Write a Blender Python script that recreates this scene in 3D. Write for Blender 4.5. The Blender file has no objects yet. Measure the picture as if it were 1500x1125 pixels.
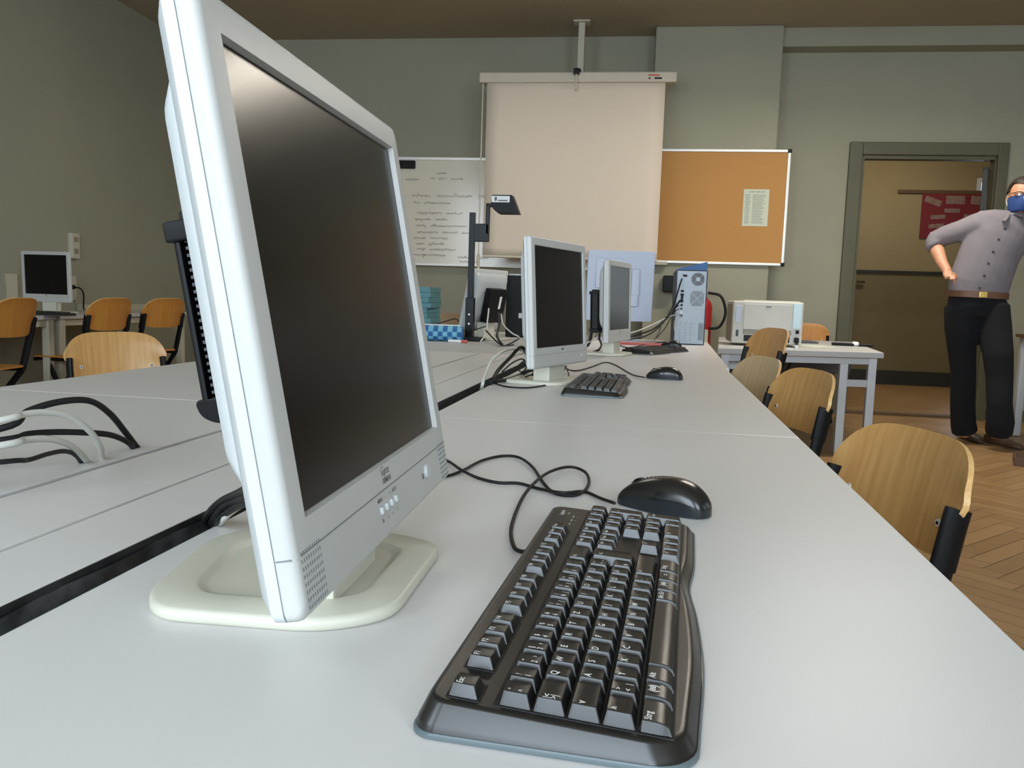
# Classroom with computer desks
import bpy, bmesh, math, random
from mathutils import Vector, Matrix
random.seed(7)
PI = math.pi
scene = bpy.context.scene
COL = scene.collection

# ---------------------------------------------------------------- camera
CAM = Vector((0, 0, 0.962)); FPX = 1200.0
def basis(y, p, r):
    cy, sy, cp, sp = math.cos(y), math.sin(y), math.cos(p), math.sin(p)
    F = Vector((sy*cp, cy*cp, -sp)); R = Vector((cy, -sy, 0)); U = R.cross(F)
    return math.cos(r)*R+math.sin(r)*U, -math.sin(r)*R+math.cos(r)*U, F
RT, UP, FW = basis(-0.167808985, 0.106346289, 0.0321007511)
cd = bpy.data.cameras.new('camera'); cam = bpy.data.objects.new('camera', cd); COL.objects.link(cam)
cam.matrix_world = Matrix(((RT.x, UP.x, -FW.x, CAM.x), (RT.y, UP.y, -FW.y, CAM.y), (RT.z, UP.z, -FW.z, CAM.z), (0, 0, 0, 1)))
cd.sensor_width = 36; cd.lens = FPX/1500*36; cd.clip_start = 0.02; cd.clip_end = 100
scene.camera = cam
def ray(u, v): return (u-750)/FPX*RT-(v-562.5)/FPX*UP+FW
def pz(u, v, z=0.72):                     # a point of the photo standing at height z
    d = ray(u, v); return CAM+d*((z-CAM.z)/d.z)
def py(u, v, Y):                          # a point of the photo standing at distance Y
    d = ray(u, v); return CAM+d*(Y/d.y)
YW = 0.0346; WC, WS = math.cos(YW), math.sin(YW)
def wf(s, d, z=0.0): return Vector((s*WC-d*WS, s*WS+d*WC, z))   # room frame: along / away from back wall
T = 0.72

# ---------------------------------------------------------------- materials
MATS = {}
def mat(name, col, rough=0.5, metal=0.0, var=0.0, scale=8.0, bump=0.0, bscale=120.0, spec=0.5, coat=0.0, stretch=None, col2=None, emit=None, trans=0.0, alpha=1.0, detail=4):
    m = bpy.data.materials.new(name); m.use_nodes = True; nt = m.node_tree; N = nt.nodes; L = nt.links
    b = N['Principled BSDF']
    b.inputs['Base Color'].default_value = (*col, 1); b.inputs['Roughness'].default_value = rough
    b.inputs['Metallic'].default_value = metal; b.inputs['Specular IOR Level'].default_value = spec
    b.inputs['Coat Weight'].default_value = coat; b.inputs['Coat Roughness'].default_value = 0.15
    b.inputs['Transmission Weight'].default_value = trans; b.inputs['Alpha'].default_value = alpha
    if emit: b.inputs['Emission Color'].default_value = (*emit[:3], 1); b.inputs['Emission Strength'].default_value = emit[3]
    tc = N.new('ShaderNodeTexCoord'); mp = N.new('ShaderNodeMapping'); L.new(tc.outputs['Object'], mp.inputs['Vector'])
    if stretch: mp.inputs['Scale'].default_value = stretch
    if var > 0 or col2:
        n = N.new('ShaderNodeTexNoise'); n.inputs['Scale'].default_value = scale; n.inputs['Detail'].default_value = detail
        L.new(mp.outputs['Vector'], n.inputs['Vector'])
        r = N.new('ShaderNodeValToRGB'); r.color_ramp.elements[0].position = 0.32; r.color_ramp.elements[1].position = 0.68
        c2 = col2 or tuple(c*(1-var) for c in col)
        r.color_ramp.elements[0].color = (*c2, 1); r.color_ramp.elements[1].color = (*col, 1)
        L.new(n.outputs['Fac'], r.inputs['Fac']); L.new(r.outputs['Color'], b.inputs['Base Color'])
    if bump > 0:
        n2 = N.new('ShaderNodeTexNoise'); n2.inputs['Scale'].default_value = bscale; n2.inputs['Detail'].default_value = 2
        L.new(mp.outputs['Vector'], n2.inputs['Vector'])
        bp = N.new('ShaderNodeBump'); bp.inputs['Strength'].default_value = bump; bp.inputs['Distance'].default_value = 0.002
        L.new(n2.outputs['Fac'], bp.inputs['Height']); L.new(bp.outputs['Normal'], b.inputs['Normal'])
    MATS[name] = m
    return m
M = {}
def defmat(k, *a, **kw): M[k] = mat(k, *a, **kw)
defmat('wall_paint', (0.335, 0.325, 0.245), 0.85, var=0.06, scale=1.5, bump=0.15, bscale=90)
defmat('ceiling_paint', (0.37, 0.32, 0.225), 0.9, var=0.05, scale=1.2)
defmat('hall_upper', (0.33, 0.26, 0.14), 0.8, var=0.05)
defmat('hall_lower', (0.19, 0.15, 0.07), 0.6, var=0.05)
defmat('dark_trim', (0.03, 0.03, 0.025), 0.5, var=0.1)
defmat('door_olive', (0.105, 0.1, 0.055), 0.5, var=0.08, scale=3)
defmat('laminate', (0.68, 0.66, 0.645), 0.38, var=0.025, scale=5, bump=0.02, bscale=300)
defmat('laminate_edge', (0.3, 0.29, 0.27), 0.5, var=0.1)
defmat('laminate_gray', (0.5, 0.5, 0.5), 0.4, var=0.04, scale=5)
defmat('metal_gray', (0.52, 0.55, 0.58), 0.4, 0.1, var=0.04)
defmat('black_metal', (0.006, 0.006, 0.007), 0.36, spec=0.22, var=0.1)
defmat('black_plastic', (0.005, 0.005, 0.0055), 0.45, spec=0.2, var=0.1, scale=30)
defmat('key_black', (0.013, 0.0125, 0.012), 0.3, spec=0.62, var=0.08, scale=60)
defmat('deck_black', (0.012, 0.011, 0.010), 0.31, spec=0.6, var=0.05, scale=20)
defmat('well_gray', (0.05, 0.05, 0.055), 0.5, var=0.1)
defmat('well_black', (0.005, 0.005, 0.005), 0.6, var=0.1)
defmat('base_slate', (0.1, 0.13, 0.14), 0.4, var=0.05)
defmat('print_white', (0.9, 0.9, 0.88), 0.5, var=0.02)
defmat('print_dark', (0.08, 0.08, 0.085), 0.5, var=0.02)
defmat('mouse_black', (0.012, 0.012, 0.012), 0.24, var=0.05, scale=20, coat=0.2)
defmat('mouse_side', (0.012, 0.016, 0.02), 0.33, var=0.05)
defmat('monitor_white', (0.56, 0.58, 0.58), 0.4, var=0.03, scale=14, bump=0.03, bscale=600)
defmat('monitor_silver', (0.52, 0.515, 0.49), 0.4, 0.0, var=0.02, scale=14, bump=0.04, bscale=900)
defmat('monitor_cream', (0.62, 0.6, 0.5), 0.38, var=0.04, scale=10, bump=0.03, bscale=500)
defmat('groove_gray', (0.2, 0.21, 0.21), 0.6, var=0.05)
defmat('screen_black', (0.005, 0.0045, 0.004), 0.25, var=0.05, scale=3, spec=0.26)
defmat('screen_gasket', (0.004, 0.004, 0.004), 0.6, var=0.1)
defmat('beech', (0.60, 0.345, 0.125), 0.36, col2=(0.5, 0.26, 0.08), scale=5, stretch=(14, 1, 1), detail=6, bump=0.04, bscale=60)
defmat('beech_light', (0.62, 0.47, 0.27), 0.36, col2=(0.54, 0.39, 0.21), scale=5, stretch=(14, 1, 1), detail=6)
defmat('beech_orange', (0.52, 0.24, 0.05), 0.4, col2=(0.44, 0.18, 0.035), scale=5, stretch=(14, 1, 1), detail=6)
defmat('ply_edge', (0.72, 0.47, 0.2), 0.45, col2=(0.6, 0.34, 0.12), scale=90, stretch=(1, 1, 1))
defmat('cord_black', (0.009, 0.009, 0.009), 0.55, spec=0.3, var=0.1)
defmat('cord_white', (0.6, 0.6, 0.55), 0.45, var=0.05)
defmat('foil', (0.07, 0.072, 0.075), 0.35, col2=(0.02, 0.02, 0.02), scale=40, bump=0.5, bscale=60)
defmat('duct_dark', (0.03, 0.03, 0.03), 0.5, col2=(0.006, 0.006, 0.006), scale=30, bump=0.6, bscale=40)
defmat('screen_cloth', (0.66, 0.57, 0.47), 0.9, var=0.03, scale=1.2, bump=0.05, bscale=400)
defmat('case_beige', (0.55, 0.5, 0.4), 0.5, var=0.04)
defmat('whiteboard', (0.76, 0.69, 0.57), 0.16, var=0.02, scale=2, spec=0.6)
defmat('aluminium', (0.8, 0.79, 0.75), 0.35, 0.3, var=0.03)
defmat('cork', (0.52, 0.27, 0.085), 0.85, col2=(0.44, 0.22, 0.065), scale=120, bump=0.2, bscale=250, detail=8)
defmat('paper', (0.6, 0.64, 0.52), 0.8, var=0.03)
defmat('paper_white', (0.82, 0.83, 0.82), 0.7, var=0.03)
defmat('ink', (0.2, 0.19, 0.2), 0.6, var=0.2, scale=40)
defmat('ink_soft', (0.3, 0.29, 0.25), 0.6, var=0.2)
defmat('steel_light', (0.40, 0.45, 0.50), 0.4, 0.1, var=0.04)
defmat('steel_dark', (0.03, 0.035, 0.06), 0.4, 0.1, var=0.1)
defmat('folder_blue', (0.02, 0.12, 0.34), 0.45, var=0.08)
defmat('red_paint', (0.42, 0.02, 0.02), 0.35, var=0.05)
defmat('red_plastic', (0.55, 0.1, 0.08), 0.4, var=0.05)
defmat('printer_white', (0.62, 0.6, 0.54), 0.45, var=0.03)
defmat('printer_side', (0.3, 0.28, 0.23), 0.5, var=0.03)
defmat('printer_reflection', (0.62, 0.8, 0.85), 0.2, var=0.02)  # bright cyan reflection put into the base colour
defmat('panel_white', (0.55, 0.6, 0.72), 0.4, var=0.02)
defmat('teal_book', (0.09, 0.26, 0.3), 0.5, var=0.2, scale=9)
defmat('cardboard', (0.32, 0.2, 0.1), 0.8, var=0.1)
defmat('poster_red', (0.19, 0.015, 0.025), 0.7, var=0.1)
defmat('poster_pale', (0.3, 0.2, 0.17), 0.7, col2=(0.2, 0.12, 0.1), scale=25)
defmat('wood_strip', (0.12, 0.07, 0.03), 0.6, var=0.1)
defmat('skin', (0.62, 0.3, 0.18), 0.5, var=0.08, scale=14, bump=0.05)
defmat('hair', (0.03, 0.018, 0.012), 0.6, var=0.2, scale=80)
defmat('shirt', (0.215, 0.195, 0.215), 0.85, var=0.12, scale=12, bump=0.15, bscale=40)
defmat('jeans', (0.0035, 0.005, 0.008), 0.95, var=0.3, scale=20, bump=0.2, bscale=60)
defmat('belt_brown', (0.13, 0.06, 0.03), 0.5, var=0.1)
defmat('shoe_brown', (0.1, 0.055, 0.03), 0.5, var=0.15)
defmat('mask_blue', (0.02, 0.06, 0.22), 0.8, var=0.1)
defmat('gold', (0.9, 0.65, 0.2), 0.3, 0.9, var=0.02)
defmat('glass', (0.9, 0.95, 0.95), 0.03, trans=1.0, var=0.01)
defmat('socket_cream', (0.52, 0.49, 0.38), 0.5, var=0.04)
defmat('socket_dark', (0.28, 0.24, 0.17), 0.5, var=0.04)
defmat('window_frame', (0.7, 0.7, 0.68), 0.5, var=0.03)
# blue check of the pencil case
def check_mat():
    m = bpy.data.materials.new('check_blue'); m.use_nodes = True; N = m.node_tree.nodes; L = m.node_tree.links; b = N['Principled BSDF']
    tc = N.new('ShaderNodeTexCoord'); c = N.new('ShaderNodeTexChecker'); c.inputs['Scale'].default_value = 40
    c.inputs['Color1'].default_value = (0.02, 0.12, 0.32, 1); c.inputs['Color2'].default_value = (0.18, 0.45, 0.6, 1)
    L.new(tc.outputs['Object'], c.inputs['Vector']); L.new(c.outputs['Color'], b.inputs['Base Color']); b.inputs['Roughness'].default_value = 0.7
    return m
M['check_blue'] = check_mat()
def parquet_mat():
    m = bpy.data.materials.new('parquet'); m.use_nodes = True; N = m.node_tree.nodes; L = m.node_tree.links; b = N['Principled BSDF']
    a = N.new('ShaderNodeAttribute'); a.attribute_name = 'tone'
    tc = N.new('ShaderNodeTexCoord'); n = N.new('ShaderNodeTexNoise'); n.inputs['Scale'].default_value = 14; n.inputs['Detail'].default_value = 6
    mp = N.new('ShaderNodeMapping'); mp.inputs['Scale'].default_value = (1, 1, 1); L.new(tc.outputs['Object'], mp.inputs[0]); L.new(mp.outputs[0], n.inputs[0])
    r = N.new('ShaderNodeValToRGB'); r.color_ramp.elements[0].color = (0.27, 0.15, 0.06, 1); r.color_ramp.elements[1].color = (0.45, 0.27, 0.12, 1)
    mx = N.new('ShaderNodeMath'); mx.operation = 'MULTIPLY_ADD'; mx.inputs[1].default_value = 0.45; L.new(n.outputs['Fac'], mx.inputs[0]); L.new(a.outputs['Fac'], mx.inputs[2])
    L.new(mx.outputs[0], r.inputs['Fac']); L.new(r.outputs['Color'], b.inputs['Base Color']); b.inputs['Roughness'].default_value = 0.33
    return m
M['parquet'] = parquet_mat()

# ---------------------------------------------------------------- mesh builder
def catmull(pts, n=6):
    P = [Vector(p) for p in pts]
    if len(P) < 3: return P
    out = []
    for i in range(len(P)-1):
        p0 = P[i-1] if i else P[0]*2-P[1]; p1 = P[i]; p2 = P[i+1]; p3 = P[i+2] if i+2 < len(P) else P[-1]*2-P[-2]
        for k in range(n):
            t = k/n
            out.append(0.5*((2*p1)+(p2-p0)*t+(2*p0-5*p1+4*p2-p3)*t*t+(3*p1-p0-3*p2+p3)*t**3))
    out.append(P[-1]); return out
def frame(x, y, z, o=(0, 0, 0)):
    x, y, z = Vector(x), Vector(y), Vector(z)
    return Matrix(((x.x, y.x, z.x, o[0]), (x.y, y.y, z.y, o[1]), (x.z, y.z, z.z, o[2]), (0, 0, 0, 1)))
def rot(x=0, y=0, z=0, loc=(0, 0, 0)):
    return Matrix.Translation(loc) @ Matrix.Rotation(z, 4, 'Z') @ Matrix.Rotation(y, 4, 'Y') @ Matrix.Rotation(x, 4, 'X')
FONT = {}
def text_geo(s, size, align='CENTER', bold=False):
    k = (s, size, align, bold)
    if k not in FONT:
        c = bpy.data.curves.new('letters', 'FONT'); c.body = s; c.size = size; c.align_x = align; c.align_y = 'CENTER'; c.resolution_u = 2
        if bold: c.offset = size*0.008
        o = bpy.data.objects.new('letters', c); me = bpy.data.meshes.new_from_object(o)
        FONT[k] = ([v.co.copy() for v in me.vertices], [tuple(p.vertices) for p in me.polygons])
        bpy.data.objects.remove(o); bpy.data.curves.remove(c); bpy.data.meshes.remove(me)
    return FONT[k]
class MB:
    def __init__(s): s.v = []; s.f = []; s.m = []
    def raw(s, vs, fs, slot=0, X=None):
        o = len(s.v)
        s.v += [(X @ Vector(v)) if X is not None else Vector(v) for v in vs]
        s.f += [tuple(i+o for i in f) for f in fs]; s.m += [slot]*len(fs); return s
    def bm(s, b, slot=0, X=None):
        b.verts.ensure_lookup_table(); b.verts.index_update()
        s.raw([v.co.copy() for v in b.verts], [tuple(v.index for v in f.verts) for f in b.faces], slot, X); b.free(); return s
    def box(s, c, d, slot=0, bev=0.0, seg=2, X=None):
        b = bmesh.new(); bmesh.ops.create_cube(b, size=1.0)
        for v in b.verts: v.co = Vector((v.co.x*d[0]+c[0], v.co.y*d[1]+c[1], v.co.z*d[2]+c[2]))
        if bev > 0: bmesh.ops.bevel(b, geom=b.edges[:], offset=min(bev, min(d)*0.49), segments=seg, affect='EDGES', profile=0.5)
        return s.bm(b, slot, X)
    def prism(s, pts, z0, z1, slot=0, bev=0.0, seg=2, X=None):
        b = bmesh.new(); f = b.faces.new([b.verts.new((p[0], p[1], z0)) for p in pts])
        r = bmesh.ops.extrude_face_region(b, geom=[f])
        for g in r['geom']:
            if isinstance(g, bmesh.types.BMVert): g.co.z = z1
        bmesh.ops.recalc_face_normals(b, faces=b.faces[:])
        if bev > 0:
            es = [e for e in b.edges if abs(e.verts[0].co.z-e.verts[1].co.z) < 1e-9]
            bmesh.ops.bevel(b, geom=es, offset=bev, segments=seg, affect='EDGES', profile=0.5)
        return s.bm(b, slot, X)
    def rings(s, R, slot=0, cap=True, closed=True, X=None):
        n = len(R[0]); vs = [p for r in R for p in r]; fs = []
        for i in range(len(R)-1):
            for j in range(n if closed else n-1):
                k = (j+1) % n; fs.append((i*n+j, i*n+k, (i+1)*n+k, (i+1)*n+j))
        if cap: fs.append(tuple(reversed(range(n)))); fs.append(tuple((len(R)-1)*n+j for j in range(n)))
        return s.raw(vs, fs, slot, X)
    def tube(s, pts, r, slot=0, seg=8, smooth=0, r2=None, ref=None, X=None, taper=None):
        P = catmull(pts, smooth) if smooth else [Vector(p) for p in pts]
        R = []; prev = Vector(ref) if ref else None
        for i, p in enumerate(P):
            t = (P[min(i+1, len(P)-1)]-P[max(i-1, 0)]).normalized()
            if prev is None: prev = t.orthogonal().normalized()
            a = (prev-t*prev.dot(t))
            a = a.normalized() if a.length > 1e-6 else t.orthogonal().normalized()
            b = t.cross(a)
            if not ref: prev = a
            q = taper(i/(len(P)-1)) if taper else 1
            R.append([p+a*math.cos(2*PI*j/seg)*r*q+b*math.sin(2*PI*j/seg)*(r2 or r)*q for j in range(seg)])
        return s.rings(R, slot, X=X)
    def cyl(s, p0, p1, r, slot=0, seg=20, r1=None, X=None):
        p0, p1 = Vector(p0), Vector(p1); t = (p1-p0).normalized(); a = t.orthogonal().normalized(); b = t.cross(a)
        R = [[p+a*math.cos(2*PI*j/seg)*q+b*math.sin(2*PI*j/seg)*q for j in range(seg)] for p, q in ((p0, r), (p1, r if r1 is None else r1))]
        return s.rings(R, slot, X=X)
    def lathe(s, prof, slot=0, seg=24, X=None):
        R = [[Vector((r*math.cos(2*PI*j/seg), r*math.sin(2*PI*j/seg), z)) for j in range(seg)] for r, z in prof]
        return s.rings(R, slot, X=X)
    def text(s, t, size, X, slot=0, align='CENTER', bold=False, sx=1.0):
        v, f = text_geo(t, size, align, bold); return s.raw([Vector((p.x*sx, p.y, 0)) for p in v], f, slot, X)
    def build(s, name, mats, parent=None, smooth=35, loc=None, rz=0.0, fix=True):
        me = bpy.data.meshes.new(name)
        me.from_pydata([tuple(v) for v in s.v], [], s.f)
        if not isinstance(mats, (list, tuple)): mats = [mats]
        for k in mats: me.materials.append(M[k] if isinstance(k, str) else k)
        for p, k in zip(me.polygons, s.m): p.material_index = min(k, len(mats)-1)
        me.update()
        if fix:
            b = bmesh.new(); b.from_mesh(me); bmesh.ops.recalc_face_normals(b, faces=b.faces[:]); b.to_mesh(me); b.free()
        if smooth:
            for p in me.polygons: p.use_smooth = True
            me.set_sharp_from_angle(angle=math.radians(smooth))
        o = bpy.data.objects.new(name, me); COL.objects.link(o)
        if smooth and smooth < 50 and fix and len(me.polygons) > 6:
            w_ = o.modifiers.new('n', 'WEIGHTED_NORMAL'); w_.keep_sharp = True
        if parent is not None: o.parent = parent
        if loc is not None: o.location = loc
        o.rotation_euler.z = rz
        return o
def tag(o, label=None, cat=None, group=None, kind=None):
    if label: o['label'] = label
    if cat: o['category'] = cat
    if group: o['group'] = group
    if kind: o['kind'] = kind
    return o
def thing(name, label, cat, loc=(0, 0, 0), rz=0.0, group=None, X=None):
    o = bpy.data.objects.new(name, None); COL.objects.link(o); o.empty_display_size = 0.05
    if X is not None: o.matrix_world = X
    else: o.location = loc; o.rotation_euler.z = rz
    return tag(o, label, cat, group)
def struct(o): o['kind'] = 'structure'; return o
KIDS = {}
def kids(o): return [c for c in bpy.data.objects if c.parent is o]
def copy_tree(o, parent=None, mats=None):
    c = o.copy(); COL.objects.link(c)
    if parent is not None: c.parent = parent
    if mats and c.type == 'MESH' and any(m and m.name in mats for m in c.data.materials):
        c.data = c.data.copy()
        for i, m in enumerate(c.data.materials):
            if m.name in mats: c.data.materials[i] = M[mats[m.name]]
    for ch in kids(o): copy_tree(ch, c, mats)
    return c
def voxel(mb, name, mats, parent, size=0.01, smooth=3, X=None):
    o = mb.build('tmp_'+name, mats, smooth=0)
    md = o.modifiers.new('r', 'REMESH'); md.mode = 'VOXEL'; md.voxel_size = size
    if smooth: sm = o.modifiers.new('s', 'SMOOTH'); sm.iterations = smooth; sm.factor = 0.5
    dg = bpy.context.evaluated_depsgraph_get(); dg.update()
    me = bpy.data.meshes.new_from_object(o.evaluated_get(dg)); bpy.data.objects.remove(o)
    me.name = name
    if not isinstance(mats, (list, tuple)): mats = [mats]
    me.materials.clear()
    for k in mats: me.materials.append(M[k])
    for p in me.polygons: p.use_smooth = True
    r = bpy.data.objects.new(name, me); COL.objects.link(r)
    if parent is not None: r.parent = parent
    return r
def rrect(w, h, r, n=6, cx=0, cy=0):
    out = []
    for (sx, sy, a0) in ((1, 1, 0), (-1, 1, PI/2), (-1, -1, PI), (1, -1, 1.5*PI)):
        for k in range(n+1):
            a = a0+PI/2*k/n; out.append((cx+sx*(w/2-r)+r*math.cos(a), cy+sy*(h/2-r)+r*math.sin(a)))
    return out
def round_poly(pts, r, n=6):
    out = []; P = [Vector((p[0], p[1])) for p in pts]; rr = r if isinstance(r, (list, tuple)) else [r]*len(P)
    for i, p in enumerate(P):
        a = (P[i-1]-p); b = (P[(i+1) % len(P)]-p); q = min(rr[i], a.length*.45, b.length*.45)
        s, e = p+a.normalized()*q, p+b.normalized()*q
        for k in range(n+1):
            t = k/n; out.append(tuple((1-t)**2*s+2*t*(1-t)*p+t*t*e))
    return out
def glass_mat():
    m = bpy.data.materials.new('pane_glass'); m.use_nodes = True; N = m.node_tree.nodes; L = m.node_tree.links
    N.remove(N['Principled BSDF']); o = N['Material Output']
    t = N.new('ShaderNodeBsdfTransparent'); g = N.new('ShaderNodeBsdfGlossy'); g.inputs['Roughness'].default_value = 0.02
    f = N.new('ShaderNodeFresnel'); f.inputs[0].default_value = 1.45; x = N.new('ShaderNodeMixShader')
    L.new(f.outputs[0], x.inputs[0]); L.new(t.outputs[0], x.inputs[1]); L.new(g.outputs[0], x.inputs[2]); L.new(x.outputs[0], o.inputs[0])
    return m
M['glass'] = glass_mat()
REAR_W, RIGHT_FILL_W, HALL_W, LAMP_W, EXPO = 120, 6, 14, 58, -0.02
# ================================================================ THE ROOM
S0, S1, D0, D1, CZ = -4.34, 5.4, -2.0, 7.75, 3.33
ROOM = Matrix.Rotation(YW, 4, 'Z')
def room_obj(mb, name, mats, **k):
    o = mb.build(name, mats, smooth=0, **k); o.matrix_world = ROOM; return struct(o)
# parquet, herringbone planks laid as one floor
def floor_mesh():
    mb = MB(); w, n = 0.085, 6; L = w*n; tones = []
    mb.raw([(-5, -2.3, -0.003), (6.5, -2.3, -0.003), (6.5, 12.5, -0.003), (-5, 12.5, -0.003)], [(0, 1, 2, 3)], 1); tones.append(0)
    c, s = math.cos(PI/4), math.sin(PI/4); g = 0.0012
    rnd = random.Random(3)
    for i in range(-130, 150):
        for j in range(-30, 40):
            for kind in (0, 1):
                # herringbone lattice: step (w,w) along, (2L.. ) across
                ox, oy = i*w + j*L, i*w - j*L
                if kind == 0: x0, y0, x1, y1 = ox, oy, ox+L, oy+w
                else: x0, y0, x1, y1 = ox, oy+w, ox+w, oy+w+L
                mx, my = (x0+x1)/2, (y0+y1)/2; X, Y = mx*c-my*s, mx*s+my*c+4
                if not (-4.4 < X < 6.0 and -2.1 < Y < 11.2) or (X < -0.2 and Y < 3.2): continue
                q = [(x0+g, y0+g), (x1-g, y0+g), (x1-g, y1-g), (x0+g, y1-g)]
                mb.raw([(a*c-b*s, a*s+b*c+4, 0) for a, b in q], [(0, 1, 2, 3)], 0); tones.append(rnd.random()*0.45)
    return mb, tones
mb, tones = floor_mesh()
fl = room_obj(mb, 'floor', ['parquet', 'dark_trim'], fix=False)
at = fl.data.attributes.new('tone', 'FLOAT', 'FACE'); at.data.foreach_set('value', tones)
mb = MB(); mb.box(((S0+S1)/2, (D0+D1)/2, CZ+0.1), (S1-S0+0.4, D1-D0+0.4, 0.2)); room_obj(mb, 'ceiling', 'ceiling_paint')
mb = MB(); mb.box((S0-0.1, (D0+D1)/2, CZ/2), (0.2, D1-D0+0.4, CZ)); room_obj(mb, 'wall_left', 'wall_paint')
# back wall with the pier, the beam and the door opening
DL, DR, DZ = 2.01, 3.125, 2.30
mb = MB(); WT = 0.09
mb.box(((S0+DL)/2, D1+WT/2, CZ/2), (DL-S0, WT, CZ)); mb.box(((DR+S1)/2, D1+WT/2, CZ/2), (S1-DR, WT, CZ))
mb.box(((DL+DR)/2, D1+WT/2, (CZ+DZ)/2), (DR-DL, WT, CZ-DZ))
mb.box((0.6975, 7.615, CZ/2), (1.075, 0.27, CZ), bev=0.012)
mb.box(((1.235+S1)/2, 7.655, (3.175+CZ)/2), (S1-1.235, 0.19, CZ-3.175))
room_obj(mb, 'wall_back', 'wall_paint')
# far skirting line of the room
mb = MB(); mb.box(((1.24+1.92)/2, D1-0.01, 0.05), (0.66, 0.02, 0.1)); mb.box(((3.2+S1)/2, D1-0.01, 0.05), (S1-3.2, 0.02, 0.1)); room_obj(mb, 'baseboard_back', 'door_olive')
# side with the daylight behind the camera: three windows between piers
def window_wall(name, a0, a1, wins, z0, z1, fixed, axis):
    mb = MB(); edges = [a0]+[e for w in wins for e in w]+[a1]
    def bx(p, q, za, zb):
        c, h = (p+q)/2, (za+zb)/2
        if axis == 's': mb.box((c, fixed, h), (q-p, 0.2, zb-za))
        else: mb.box((fixed, c, h), (0.2, q-p, zb-za))
    for i in range(0, len(edges), 2): bx(edges[i], edges[i+1], 0, CZ)
    for p, q in wins: bx(p, q, 0, z0); bx(p, q, z1, CZ)
    room_obj(mb, name, 'wall_paint')
    for i, (p, q) in enumerate(wins):
        f = MB(); t = 0.06
        for (pa, qa, za, zb) in ((p, p+t, z0, z1), (q-t, q, z0, z1), (p+t, q-t, z0, z0+t), (p+t, q-t, z1-t, z1), ((p+q)/2-t/2, (p+q)/2+t/2, z0+t, z1-t)):
            c, h = (pa+qa)/2, (za+zb)/2
            if axis == 's': f.box((c, fixed, h), (qa-pa, 0.07, zb-za))
            else: f.box((fixed, c, h), (0.07, qa-pa, zb-za))
        WN.append(1); room_obj(f, 'window_%d' % len(WN), 'window_frame')
WN = []
REAR = [(-3.7, -1.9), (-1.15, 0.75), (1.5, 3.3)]
window_wall('wall_rear', S0-0.2, S1+0.2, REAR, 0.95, 3.15, D0-0.1, 's')
RIGHT = [(0.2, 1.8), (3.0, 4.6)]  # window openings added on this side to carry a warm fill light
window_wall('wall_right', D0-0.2, D1+0.2, RIGHT, 0.95, 2.65, S1+0.1, 'd')
# hall beyond the door
HD = 10.95
mb = MB()
mb.box((2.9, HD+0.1, (1.42+3.3)/2), (2.62, 0.2, 3.3-1.42), 0); mb.box((2.9, HD+0.1, 0.71), (2.62, 0.2, 1.42), 1)
mb.box((2.9, HD-0.005, 1.42), (2.62, 0.03, 0.035), 2); mb.box((2.9, HD-0.01, 0.09), (2.62, 0.03, 0.18), 2)
mb.box((4.75, HD+0.1, 2.95), (1.1, 0.2, 0.7), 0); mb.box((4.75, HD+0.1, 0.45), (1.1, 0.2, 0.9), 1); mb.box((5.75, HD+0.1, 1.65), (0.9, 0.2, 3.3), 0)
mb.box((1.5, 9.5, 1.65), (0.2, 3.1, 3.3), 0); mb.box((5.9, 9.5, 1.65), (0.2, 3.1, 3.3), 0)
room_obj(mb, 'wall_hall', ['hall_upper', 'hall_lower', 'dark_trim'])
mb = MB(); mb.box((3.7, 9.45, 3.43), (4.8, 3.2, 0.2)); room_obj(mb, 'ceiling_hall', 'ceiling_paint')
f = MB(); t = 0.05
for p, q, za, zb in ((4.21, 4.27, 0.9, 2.6), (5.2, 5.26, 0.9, 2.6), (4.27, 5.2, 0.9, 0.96), (4.27, 5.2, 2.54, 2.6), (4.6, 4.66, 0.96, 2.54)):
    f.box(((p+q)/2, HD+0.05, (za+zb)/2), (q-p, 0.08, zb-za))
f.box((4.735, HD+0.09, 1.75), (0.93, 0.006, 1.58), 1)
WN.append(1); hw = room_obj(f, 'window_%d' % len(WN), ['window_frame', 'glass'])
# door frame and the leaf that stands open into the hall
mb = MB(); y0 = D1-0.03
for p, q, za, zb in ((DL-0.11, DL, 0, DZ+0.11), (DR, DR+0.085, 0, DZ+0.11), (DL, DR, DZ, DZ+0.11)):
    mb.box(((p+q)/2, y0+0.015, (za+zb)/2), (q-p, 0.05, zb-za), bev=0.006)
for p, q, za, zb in ((DL, DL+0.025, 0, DZ), (DR-0.012, DR, 0, DZ), (DL, DR, DZ-0.03, DZ)):
    mb.box(((p+q)/2, D1+0.045, (za+zb)/2), (q-p, 0.11, zb-za))
mb.box(((DL+DR)/2, D1+0.045, 0.012), (DR-DL, 0.11, 0.024), 1)
room_obj(mb, 'door_1', ['door_olive', 'wood_strip'])
leaf = MB(); leaf.box((0, 0.42, 1.13), (0.04, 0.84, 2.2), bev=0.004); leaf = leaf.build('door_2', 'dark_trim'); struct(leaf)
leaf.matrix_world = ROOM @ Matrix.Translation((DR-0.028, D1+0.13, 0)) @ Matrix.Rotation(-0.42, 4, 'Z')
hd = MB(); hd.tube([(-0.02, 0.76, 1.05), (-0.06, 0.76, 1.05), (-0.06, 0.66, 1.05)], 0.009); hd.build('door_handle', 'aluminium', leaf)

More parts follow.
